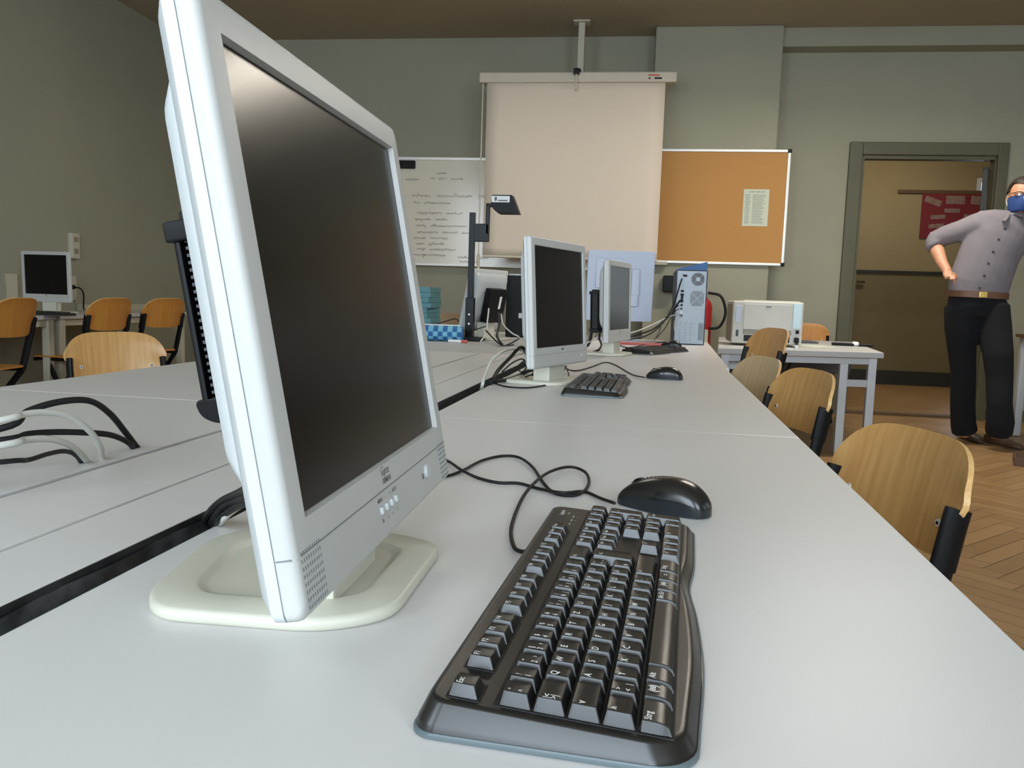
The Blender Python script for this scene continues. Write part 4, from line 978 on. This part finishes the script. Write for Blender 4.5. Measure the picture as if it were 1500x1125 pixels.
o = thing('cardboard_box', 'small open cardboard box behind the pencil case', 'box', (-1.15, 4.75, T-0.001), 0.1)
MB().box((0, -0.07, 0.065), (0.17, 0.004, 0.13)).box((0, 0.07, 0.065), (0.17, 0.004, 0.13)).box((-0.083, 0, 0.065), (0.004, 0.136, 0.13)).box((0.083, 0, 0.065), (0.004, 0.136, 0.13)).box((0, 0, 0.002), (0.17, 0.14, 0.004)).build('tray', 'cardboard', o)
pc = thing('pencil_case', 'blue checked pencil case on the grey desk', 'pencil case', (-1.10, 4.16, T+0.0), 0.10)
R = []
for q, k in ((-0.125, 0.55), (-0.122, 0.85), (-0.11, 1.0), (0.11, 1.0), (0.122, 0.85), (0.125, 0.55)):
    R.append([Vector((q, 0.045*k*math.cos(2*PI*j/20), 0.041+0.041*k*math.sin(2*PI*j/20))) for j in range(20)])
MB().rings(R).build('body', 'check_blue', pc, smooth=50); MB().cyl((0.118, 0, 0.041), (0.1275, 0, 0.041), 0.036, 0).build('end_cap', 'folder_blue', pc); MB().tube([(-0.11, -0.01, 0.083), (0.11, -0.01, 0.083)], 0.003).build('zip', 'paper_white', pc)
o = MB().cyl((-0.04, 0, 0.008), (0.03, 0, 0.008), 0.0075, 0).cyl((0.03, 0, 0.008), (0.06, 0, 0.008), 0.0085, 1).build('marker_pen', ['red_plastic', 'red_plastic'], loc=(-0.985, 4.065, T-0.001), rz=-0.1); tag(o, 'pink marker pen lying before the pencil case', 'pen')
o.data.materials[0] = M['paper_white']

# ================================================================ CABLES
def cable(name, label, pts, r, m='cord_black', group=None, smooth=6):
    o = MB().tube(pts, r, seg=8, smooth=smooth).build(name, m, smooth=60); return tag(o, label, 'cable', group)
zc = T+0.0028
def tb_(pts, z=zc):
    out = []
    for p in pts:
        out.append(pz(p[0], p[1], T+p[2] if len(p) > 2 else z))
    return out
cable('keyboard_cord', 'thin black cord looping from the foreground keyboard', tb_([(776, 806, .009), (764, 808, .007), (752, 799, .005), (750, 768), (770, 722, .006), (800, 694, .008), (832, 684, .008), (855, 690, .006), (863, 704, .004), (856, 719), (838, 726), (812, 722), (795, 706), (780, 684, .004), (760, 670, .004), (735, 668), (705, 675), (680, 688), (660, 696), (636, 700)]), 0.0021)
cable('mouse_cord', 'thin black cord from the foreground mouse to the monitor', tb_([(900, 737, .008), (880, 730, .004), (855, 720), (825, 722, .009), (790, 716, .003), (760, 708), (730, 707), (700, 700), (675, 688, .008), (655, 675), (625, 668)]), 0.0021)
def py_(pts): return [py(u, v, Y) for u, v, Y in pts]
# left arches rising out of the slot of the left row
x3 = -0.7165
def arch(name, label, pts, r, m):
    u0, v0 = pts[-1]; e = pz(u0, v0, T-0.01); Y1 = e.y
    n = len(pts); P = [py(u, v, Y1-0.10*(1-k/(n-1))*2) for k, (u, v) in enumerate(pts)]
    P.append(Vector((x3+0.002, Y1, T-0.05))); P[-2] = e
    tail = P[0]; P = [Vector((tail.x-0.25, tail.y-0.2, T+r+0.001)), Vector((tail.x-0.12, tail.y-0.1, (tail.z+T)/2+0.01))]+P
    return cable(name, label, P, r, m)
arch('power_cable', 'thick black cable arching highest over the left desk', [(0, 628), (40, 603), (85, 589), (130, 587), (160, 605), (185, 635), (207, 664)], 0.0045, 'cord_black')
arch('power_cable', 'thick black cable arching lower over the left desk', [(0, 645), (40, 636), (80, 633), (130, 634), (165, 638), (190, 650), (200, 664)], 0.0042, 'cord_black')
arch('network_cable', 'pale cable arching over the left desk, the higher of two', [(0, 616), (30, 608), (65, 604), (100, 610), (130, 630), (147, 655), (153, 681)], 0.004, 'cord_white')
arch('network_cable', 'pale cable arching over the left desk, the lower of two', [(0, 653), (35, 645), (70, 643), (100, 651), (120, 667), (134, 685)], 0.0042, 'cord_white')
arch('power_cable', 'thin black cable bent over the left desk, lowest of the arches', [(0, 677), (40, 674), (70, 665), (95, 661), (112, 668), (125, 686)], 0.003, 'cord_black')
# bundle into the slot behind the foreground monitor
for k, (lb, pts, r, m) in enumerate((
  ('black cable entering the slot behind the foreground monitor, outermost', [(370, 712, .10), (350, 722, .06), (325, 734, .035), (306, 752, .015), (297, 772, -.03)], .0038, 'cord_black'),
  ('black cable in the bundle behind the foreground monitor, middle one', [(374, 722, .09), (350, 732, .05), (328, 742, .03), (314, 758, .012), (305, 772, -.03)], .0036, 'cord_black'),
  ('black cable in the bundle behind the foreground monitor, innermost', [(376, 735, .07), (352, 740, .045), (332, 752, .025), (318, 764, .008), (309, 775, -.03)], .0034, 'cord_black'),
  ('pale cable in the bundle behind the foreground monitor', [(380, 728, .08), (360, 735, .05), (340, 748, .03), (325, 762, .012), (315, 775, -.03)], .0036, 'cord_white'))):
    cable('monitor_cable', lb, [pz(u, v, T+h) for u, v, h in pts], r, m)
# tangle at the second monitor
G2 = 'thin black leads tangled at the second monitor'
cable('network_cable', 'white cable arching left of the second monitor', [pz(704, 575, T-.04), pz(706, 566, T+.01), py(712, 545, 2.12), py(722, 526, 2.2), py(740, 513, 2.3), py(758, 511, 2.36), py(775, 518, 2.42)], .0042, 'cord_white')
cable('network_cable', 'second pale cable behind the black one left of the second monitor', [pz(722, 556, T), py(735, 538, 2.3), py(750, 523, 2.4), py(768, 516, 2.5)], .0035, 'cord_white')
cable('power_cable', 'thick black cable rising left of the second monitor', [pz(706, 572, T-.03), pz(718, 562, T+.004), py(730, 542, 2.25), py(748, 523, 2.32), py(760, 510, 2.36), py(767, 510, 2.38), py(772, 520, 2.38)], .005, 'cord_black')
cable('power_cable', 'thick black cable lying from the slot to the second monitor foot', [pz(704, 573, T-.02), pz(720, 560, T+.006), pz(745, 556, T+.008), pz(765, 548, T+.012), py(778, 542, 2.3), py(795, 543, 2.28), py(802, 549, 2.27), py(793, 553, 2.27), py(780, 548, 2.28)], .0055, 'cord_black')
cable('keyboard_cord', 'thin black cord curling across the second desk to its keyboard', tb_([(722, 560), (740, 566), (770, 568), (795, 565), (815, 560), (830, 556), (833, 548, .012), (829, 538, .02)]), .0022)
cable('mouse_cord', 'thin black cord from the second mouse', tb_([(944, 553, .01), (925, 548), (900, 534), (885, 531), (865, 538), (845, 543), (832, 541), (823, 533, .02), (819, 541, .015), (824, 545, .01), (830, 536, .02)]), .0022)
cable('thin_lead', 'thin black lead in the tangle under the second monitor, highest', py_([(735, 545, 2.4), (750, 532, 2.4), (765, 526, 2.4), (772, 535, 2.4), (765, 545, 2.4), (758, 538, 2.4), (768, 528, 2.4)]), .0022)
cable('thin_lead', 'thin black lead crossing the foot of the second monitor', tb_([(758, 556), (785, 557), (787, 553, .01), (780, 549, .02), (770, 552, .01)]), .0022)
# behind the far monitor and to the tower
tw_p = Vector((0.155, 4.79, T+0.35))
def tower_cable(name, lb, pts, r, m): cable(name, lb, [py(u, v, Y) for u, v, Y in pts], r, m)
tower_cable('power_cable', 'thick black cable sweeping from the tower power supply to the desk', [(999, 408, 4.775), (995, 420, 4.74), (986, 448, 4.70), (970, 474, 4.6), (950, 490, 4.5), (930, 496, 4.4), (905, 498, 4.35)], .0045, 'cord_black')
tower_cable('monitor_cable', 'black cable from the tower ports curving left beside the power cable', [(996, 440, 4.785), (988, 452, 4.74), (975, 468, 4.66), (955, 483, 4.6), (925, 493, 4.5)], .0045, 'cord_black')
tower_cable('mouse_cord', 'thin black cord dropping from the tower to the red bar', [(994, 447, 4.785), (987, 455, 4.75), (976, 478, 4.7), (962, 495, 4.6)], .0025, 'cord_black')
tower_cable('keyboard_cord', 'second thin black cord dropping from the tower', [(995, 452, 4.785), (982, 460, 4.75), (970, 470, 4.7), (966, 485, 4.65), (958, 499, 4.55)], .0025, 'cord_black')
tower_cable('network_cable', 'pale cable from the tower running left', [(994, 460, 4.785), (980, 464, 4.7), (955, 476, 4.6), (930, 486, 4.5), (905, 491, 4.4)], .0035, 'cord_white')
tower_cable('network_cable', 'thin pale lead looping down the tower rear', [(998, 462, 4.785), (988, 472, 4.76), (990, 492, 4.76), (996, 505, 4.74)], .002, 'cord_white')
cable('keyboard_cord', 'thin black cord winding before the far monitor', tb_([(884, 513), (890, 507, .01), (905, 505), (920, 509), (945, 505), (965, 502), (985, 500), (995, 506)]), .0025)
for k, (lb, pts, r, m) in enumerate((
  ('black cable hanging behind the far monitor', [(868, 470, 3.9), (866, 490, 3.9), (862, 505, 3.9), (850, 512, 3.9)], .006, 'cord_black'),
  ('black lead drooping left of the far monitor', [(880, 478, 3.8), (878, 495, 3.8), (881, 505, 3.75), (876, 513, 3.7), (862, 517, 3.7)], .005, 'cord_black'),
  ('pale cable drooping left of the far monitor', [(877, 460, 3.85), (872, 480, 3.85), (868, 498, 3.85), (856, 503, 3.9)], .003, 'cord_white'))): tower_cable('monitor_cable', lb, pts, r, m)
for k, (lb, pts, r, m) in enumerate((
  ('pale cable hanging from the turned away monitor', [(716, 452, 4.35), (714, 470, 4.3), (711, 490, 4.25), (704, 500, 4.2)], .004, 'cord_white'),
  ('pale cable sagging right of the turned away monitor', [(734, 460, 4.4), (737, 475, 4.3), (750, 488, 4.2), (760, 494, 4.15), (752, 503, 4.05), (735, 506, 4.0)], .0035, 'cord_white'),
  ('black cable hanging from the dark grey box', [(730, 458, 4.4), (731, 478, 4.3), (728, 492, 4.2), (736, 505, 4.05), (742, 507, 4.0)], .006, 'cord_black'),
  ('black lead lying crosswise behind the second monitor', [(712, 484, 4.25), (722, 495, 4.1), (736, 506, 3.98), (748, 503, 4.0), (760, 496, 4.1)], .004, 'cord_black'),
  ('black lead lying from the pencil case to the tangle', [(685, 505, 4.05), (705, 507, 3.95), (730, 508, 3.9), (752, 505, 4.0)], .0035, 'cord_black'),
  ('thin black lead curling up by the cardboard box', [(642, 474, 4.6), (655, 470, 4.55), (668, 467, 4.5), (673, 475, 4.4), (668, 484, 4.3), (690, 484, 4.2), (712, 478, 4.2)], .003, 'cord_black'))): tower_cable('desk_cable', lb, pts, r, m)

# ================================================================ RIGHT EDGE
desk('side_desk', 'wooden topped desk at the right edge behind the standing man', [(2.82, 6.28), (4.0, 6.33), (3.95, 7.0), (2.78, 6.95)], 0.80, mats=('wood_strip', 'laminate_edge', 'metal_gray'), leg=0.05)
o = MB().prism([(0, 0), (0.30, 0.0), (0.30, 0.22), (0.20, 0.21)], -0.1, 0.1, bev=0.004, X=frame((1, 0, 0), (0, 0, 1), (0, -1, 0))).build('white_bag', 'paper_white', loc=(2.86, 6.5, 0.80)); tag(o, 'white paper bag on the wooden topped desk', 'bag')
o = thing('floor_tray', 'dark flat tray on the parquet by the man\'s shoe', 'tray', (2.50, 5.62, 0), -0.35)
MB().box((0, 0, 0.006), (0.36, 0.26, 0.012)).box((-0.175, 0, 0.03), (0.012, 0.26, 0.05)).box((0.175, 0, 0.03), (0.012, 0.26, 0.05)).box((0, 0.125, 0.03), (0.34, 0.012, 0.05)).box((0, -0.125, 0.03), (0.34, 0.012, 0.05)).build('tray', 'belt_brown', o)
# ================================================================ THE STANDING MAN
PY = 6.2
def B(u, v, Y=PY): return py(u, v, Y)
man = thing('person', 'man in grey shirt and dark jeans with blue mask, hand on hip', 'person', tuple(pz(1440, 655, 0)[:2])+(0,))
O = Vector(man.location)
def limb(mb, pts, seg=16):
    """pts: (centre, half width, half depth) rings swept along the chain"""
    P = [Vector(p[0])-O for p in pts]; R = []
    for i, p in enumerate(P):
        t = (P[min(i+1, len(P)-1)]-P[max(i-1, 0)]).normalized()
        y = Vector((0, 1, 0)); b = (y-t*y.dot(t)); b = b.normalized() if b.length > .05 else Vector((0, 0, 1)); a = b.cross(t).normalized()
        R.append([p+a*pts[i][1]*math.cos(2*PI*j/seg)+b*pts[i][2]*math.sin(2*PI*j/seg) for j in range(seg)])
    mb.rings(R)
Vx = lambda u, v, Y=PY: py(u, v, Y)
# joints, from the figure's place in the room
hipR, kneeR, ankR = Vx(1408, 452, 6.25), Vx(1411, 545, 6.30), Vx(1411, 630, 6.42)
hipL, kneeL, ankL = Vx(1452, 455, 6.2), Vx(1464, 552, 6.12), Vx(1461, 636, 6.2)
shR, elR, wrR = Vx(1427, 330, 6.2), Vx(1368, 356, 6.32), Vx(1388, 398, 6.12)
shL, elL, wrL = Vx(1524, 338, 6.2), Vx(1540, 405, 6.2), Vx(1546, 455, 6.1)
neck = Vx(1489, 318, 6.2); head = Vx(1497, 290, 6.17)
# jeans
mb = MB()
limb(mb, [(Vx(1431, 432, 6.2), .185, .115), (Vx(1431, 446, 6.2), .190, .122), (Vx(1431, 464, 6.2), .150, .10)])
limb(mb, [(Vx(1407, 448, 6.22), .105, .115), (Vx(1407, 480, 6.24), .103, .108), (Vx(1409, 515, 6.27), .09, .095), (kneeR, .083, .085), (Vx(1410, 590, 6.36), .083, .082), (Vx(1411, 620, 6.41), .085, .085), (Vx(1413, 632, 6.43), .088, .088)])
limb(mb, [(Vx(1454, 448, 6.2), .105, .115), (Vx(1457, 485, 6.17), .107, .11), (Vx(1462, 520, 6.12), .095, .098), (kneeL, .086, .088), (Vx(1464, 590, 6.1), .080, .082), (Vx(1465, 618, 6.12), .090, .09), (Vx(1463, 634, 6.16), .088, .088)])
voxel(mb, 'jeans', 'jeans', man, 0.012, 4)
# shirt with rolled sleeve
mb = MB()
limb(mb, [(Vx(1431, 433, 6.2), .188, .118), (Vx(1434, 415, 6.2), .20, .13), (Vx(1441, 395, 6.2), .195, .135), (Vx(1450, 370, 6.2), .195, .135), (Vx(1461, 348, 6.2), .205, .13), (Vx(1472, 331, 6.2), .20, .115), (Vx(1480, 321, 6.2), .13, .09), (Vx(1484, 314, 6.2), .07, .07)], 24)
limb(mb, [(Vx(1448, 331, 6.2), .075, .08), (Vx(1430, 330, 6.2), .085, .085), (Vx(1408, 338, 6.24), .075, .075), (Vx(1385, 345, 6.28), .07, .07), (Vx(1371, 351, 6.31), .066, .066), (Vx(1368, 358, 6.3), .062, .064)])
limb(mb, [(Vx(1366, 350, 6.31), .05, .05), (Vx(1369, 358, 6.30), .064, .064), (Vx(1372, 363, 6.28), .062, .062)])
limb(mb, [(Vx(1500, 333, 6.2), .075, .08), (shL, .08, .08), (Vx(1532, 370, 6.2), .072, .072), (elL, .062, .062), (Vx(1542, 415, 6.18), .06, .06)])
sh = voxel(mb, 'shirt', 'shirt', man, 0.011, 4)
# body: head, neck, forearms and hands grown into one surface
mb = MB()
def ell(c, rx, ry, rz, X=None, n=14, m=20):
    R = []
    for i in range(1, n):
        a = PI*i/n-PI/2; R.append([Vector((rx*math.cos(a)*math.cos(2*PI*j/m), ry*math.cos(a)*math.sin(2*PI*j/m), rz*math.sin(a))) for j in range(m)])
    M_ = Matrix.Translation(Vector(c)-O) @ (X or Matrix()); mb.rings(R, X=M_)
HR = Matrix.Rotation(-0.22, 4, 'Z') @ Matrix.Rotation(0.10, 4, 'Y')
def H(x, y, z): return head+HR.to_3x3() @ Vector((x, y, z))
ell(head+Vector((0, 0.012, 0.028)), .078, .096, .105, HR); ell(H(0, -0.02, -0.045), .058, .070, .075, HR)
ell(H(0, -0.088, -0.018), .014, .022, .026, HR); ell(H(0, -0.088, -0.075), .024, .012, .008, HR)
ell(H(0, -0.082, 0.022), .06, .012, .010, HR)
for k in (-1, 1):
    ell(H(0.080*k, 0.01, 0.0), .010, .020, .032, HR); ell(H(0.031*k, -0.078, 0.008), .015, .011, .011, HR)
limb(mb, [(Vx(1484, 326, 6.2), .075, .075), (Vx(1489, 314, 6.2), .06, .062), (Vx(1494, 302, 6.2), .058, .06)])
limb(mb, [(elR+Vector((0.01, 0, -.01)), .046, .046), (Vx(1374, 370, 6.25), .045, .045), (Vx(1380, 385, 6.18), .036, .036), (wrR, .029, .026)])
limb(mb, [(elL, .045, .045), (Vx(1543, 430, 6.15), .038, .038), (wrL, .028, .026)])
# torso core and legs keep the body one continuous figure under the clothes
limb(mb, [(Vx(1484, 322, 6.2), .06, .06), (Vx(1474, 336, 6.2), .16, .08), (Vx(1460, 360, 6.2), .16, .10), (Vx(1440, 400, 6.2), .14, .09), (Vx(1432, 436, 6.2), .12, .08), (Vx(1431, 456, 6.21), .09, .06)])
for a_, b_, c_ in ((shR, elR, 0.045), (shL, elL, 0.045)): limb(mb, [(Vx(1475, 338, 6.2), .05, .05), (a_, .05, .05), (b_, c_, c_)])
limb(mb, [(hipR, .075, .08), (kneeR, .055, .06), (ankR, .04, .045), (ankR+Vector((0, 0, -.05)), .04, .045)]); limb(mb, [(hipL, .075, .08), (kneeL, .055, .06), (ankL, .04, .045), (ankL+Vector((0, 0, -.03)), .04, .045)])
# right hand on the hip: palm, four bent fingers to the front, thumb behind
def finger(b0, pts, r0, r1):
    P = [b0]+pts; n = len(P); limb(mb, [(p, r0+(r1-r0)*k/(n-1), r0+(r1-r0)*k/(n-1)) for k, p in enumerate(P)], 10)
limb(mb, [(wrR, .028, .022), (Vx(1389, 402, 6.09), .036, .018), (Vx(1393, 405, 6.06), .038, .017)])
for k in range(4):
    y = 6.085-0.016*k; v0 = 401+2.6*k
    finger(Vx(1391, v0, y), [Vx(1397+0.5*k, v0-0.5, y-0.012), Vx(1401-1.0*k, v0+3, y-0.008), Vx(1403-2.0*k, v0+7, y+0.0)], .0092, .007)
finger(Vx(1386, 401, 6.12), [Vx(1384, 405, 6.15), Vx(1386, 409, 6.19)], .011, .008)
limb(mb, [(wrL, .028, .024), (wrL+Vector((0, -.02, -.04)), .036, .018), (wrL+Vector((0, -.03, -.09)), .038, .016)])
for k in range(4):
    w0 = wrL+Vector((-.03+.02*k, -.03, -.085)); finger(w0, [w0+Vector((0, -.012, -.035)), w0+Vector((0, -.005, -.062)), w0+Vector((0, .008, -.08+.006*abs(k-1.5)))], .0092, .007)
finger(wrL+Vector((-.03, -.02, -.03)), [wrL+Vector((-.055, -.04, -.055)), wrL+Vector((-.055, -.05, -.08))], .011, .008)
voxel(mb, 'body', 'skin', man, 0.0055, 2)
# hair cap
mb = MB(); ell(head+Vector((0.0, 0.018, 0.037)), .088, .107, .112, HR)
hair = voxel(mb, 'hair', 'hair', man, 0.008, 1)
b = bmesh.new(); b.from_mesh(hair.data); HI = HR.to_3x3().inverted(); dl = []
for v in b.verts:
    q = HI @ (v.co+O-head)
    if q.z < 0.086 and q.y < -0.03 or q.z < 0.03 and q.y < 0.015 or q.z < -0.045: dl.append(v)
bmesh.ops.delete(b, geom=dl, context='VERTS'); b.to_mesh(hair.data); b.free()
# mask
R = []
for i in range(9):
    z = 0.0-0.105*i/8; bulge = 0.012*math.sin(PI*i/8)
    R.append([H((0.080-0.018*(i/8)**2)*math.sin(a), 0.0-(0.096+bulge*(1-abs(a)/1.5))*math.cos(a)+0.0, z+0.006*math.cos(2*a))-O for a in [-1.45+2.9*j/18 for j in range(19)]])
mb = MB(); mb.rings(R, cap=False, closed=False); mk = mb.build('face_mask', 'mask_blue', man, smooth=80, fix=False); md = mk.modifiers.new('t', 'SOLIDIFY'); md.thickness = 0.004
for k in (-1, 1): MB().tube([H(0.078*k, -0.012, -0.005)-O, H(0.088*k, 0.02, 0.01)-O, H(0.086*k, 0.03, -0.02)-O, H(0.074*k, -0.01, -0.07)-O], 0.0018, smooth=3).build('ear_loop', 'paper_white', mk)
# glasses
mb = MB()
for k in (-1, 1):
    mb.tube([H(0.034*k+0.027*math.cos(t_)*1.0, -0.100+abs(0.034*k+0.027*math.cos(t_))*0.15, 0.012+0.017*math.sin(t_))-O for t_ in [2*PI*j/20 for j in range(21)]], 0.0026, seg=6)
    mb.tube([H(0.062*k, -0.092, 0.018)-O, H(0.082*k, -0.06, 0.016)-O, H(0.086*k, 0.02, 0.012)-O], 0.0022, seg=6)
mb.tube([H(-0.008, -0.101, 0.016)-O, H(0.008, -0.101, 0.016)-O], 0.0022, seg=6); mb.build('eyeglasses', 'hair', man)
for k in (-1, 1):
    MB().lathe([(0.0002, -0.002), (0.008, -0.0015), (0.011, 0.002), (0.0002, 0.004)], X=frame((1, 0, 0), (0, 0, 1), (0, -1, 0), H(0.031*k, -0.0885, 0.009)-O)).build('eye', 'paper_white', man)
# collar, placket and buttons, pocket
mb = MB()
mb.tube([Vx(1478, 316, 6.13)-O, Vx(1487, 312, 6.12)-O, Vx(1499, 316, 6.11)-O, Vx(1502, 312, 6.2)-O, Vx(1489, 306, 6.27)-O, Vx(1476, 311, 6.2)-O, Vx(1478, 316, 6.13)-O], 0.016, smooth=4, seg=8, r2=0.008)
mb.tube([Vx(1478, 314, 6.13)-O, Vx(1474, 321, 6.08)-O, Vx(1470, 325, 6.07)-O], 0.013, seg=8, smooth=3); mb.build('collar', 'shirt', sh)
for i, (u_, v_) in enumerate(((1472, 335), (1463, 351), (1455, 369), (1448, 386), (1442, 404), (1435, 422))): 
    dr = (Vx(u_, v_, 6.2)-CAM).normalized(); hit, p, nr_, _ = sh.ray_cast(CAM-O, dr)
    if not hit: p = Vx(u_, v_, 6.07)-O
    MB().cyl(p-dr*0.003, p+dr*0.006, 0.0085, seg=10).build('button', 'hair', sh)
# belt
R = []
for z_, k in ((0.018, 1), (-0.018, 1)):
    pass
c0 = Vx(1431.5, 432, 6.2)-O
mb = MB()
for zz0, zz1, rx, ry in ((-0.022, 0.022, 0.196, 0.128),):
    ring = lambda z, e: [c0+Vector(((rx+e)*math.cos(2*PI*j/32), (ry+e)*math.sin(2*PI*j/32), z-0.10*math.cos(2*PI*j/32)*0.06)) for j in range(32)]
    mb.rings([ring(zz0, 0), ring(zz0, .004), ring(zz1, .004), ring(zz1, 0)], cap=True)
bl_ = mb.build('belt', 'belt_brown', man); p = c0+Vector((-0.01, -0.134, 0)); MB().box(p, (0.05, 0.008, 0.04), bev=0.003).build('buckle', 'gold', bl_)
# shoes
for nm, a_, d_, yaw_ in (('shoe', pz(1414, 643, 0.0), 0.26, 0.2), ('shoe', pz(1458, 652, 0.0), 0.29, 0.55)):
    mb = MB(); X = Matrix.Translation(Vector((a_.x, a_.y-0.02, 0))-O) @ Matrix.Rotation(yaw_, 4, 'Z')
    rs = []
    for q, w_, h_ in ((0.09, .02, .05), (0.085, .035, .075), (0.05, .040, .095), (0.0, .042, .09), (-0.05, .044, .068), (-0.11, .050, .052), (-0.16, .048, .042), (-0.195, .035, .032), (-0.205, .02, .02)):
        rs.append([Vector((w_*math.cos(t_)*abs(math.cos(t_))**-0.2 if abs(math.cos(t_)) > .01 else 0, q, max(0.004, 0.004+h_*(0.5+0.5*math.sin(t_))))) for t_ in [2*PI*j/16 for j in range(16)]])
    mb.rings(rs, X=X); s_ = voxel(mb, 'shoe', 'shoe_brown', man, 0.008, 2)
# ring on the finger / wrist glint
p = Vx(1379.5, 405.5, 6.10)-O; MB().tube([Vx(1396, 401.5, 6.05)-O+Vector((0.0095*math.cos(t_), 0.002, 0.0095*math.sin(t_))) for t_ in [2*PI*j/14 for j in range(15)]], 0.0018, seg=6).build('finger_ring', 'gold', man)

# repeats of one kind carry a common group
GROUPS = {'school_chair': 'beech school chairs', 'computer_monitor': 'white flat monitors', 'computer_keyboard': 'black keyboards', 'computer_mouse': 'black mice', 'school_desk': 'pale grey school desks',
          'wall_desk': 'desks along the left wall', 'mini_computer': 'mini computers behind monitors', 'duct_board': 'boards over the cable duct', 'computer_tower': 'computer towers', 'wall_socket': 'sockets on the left wall'}
for o in bpy.data.objects:
    k = o.name.split('.')[0]
    if o.parent is None and k in GROUPS: o['group'] = GROUPS[k]
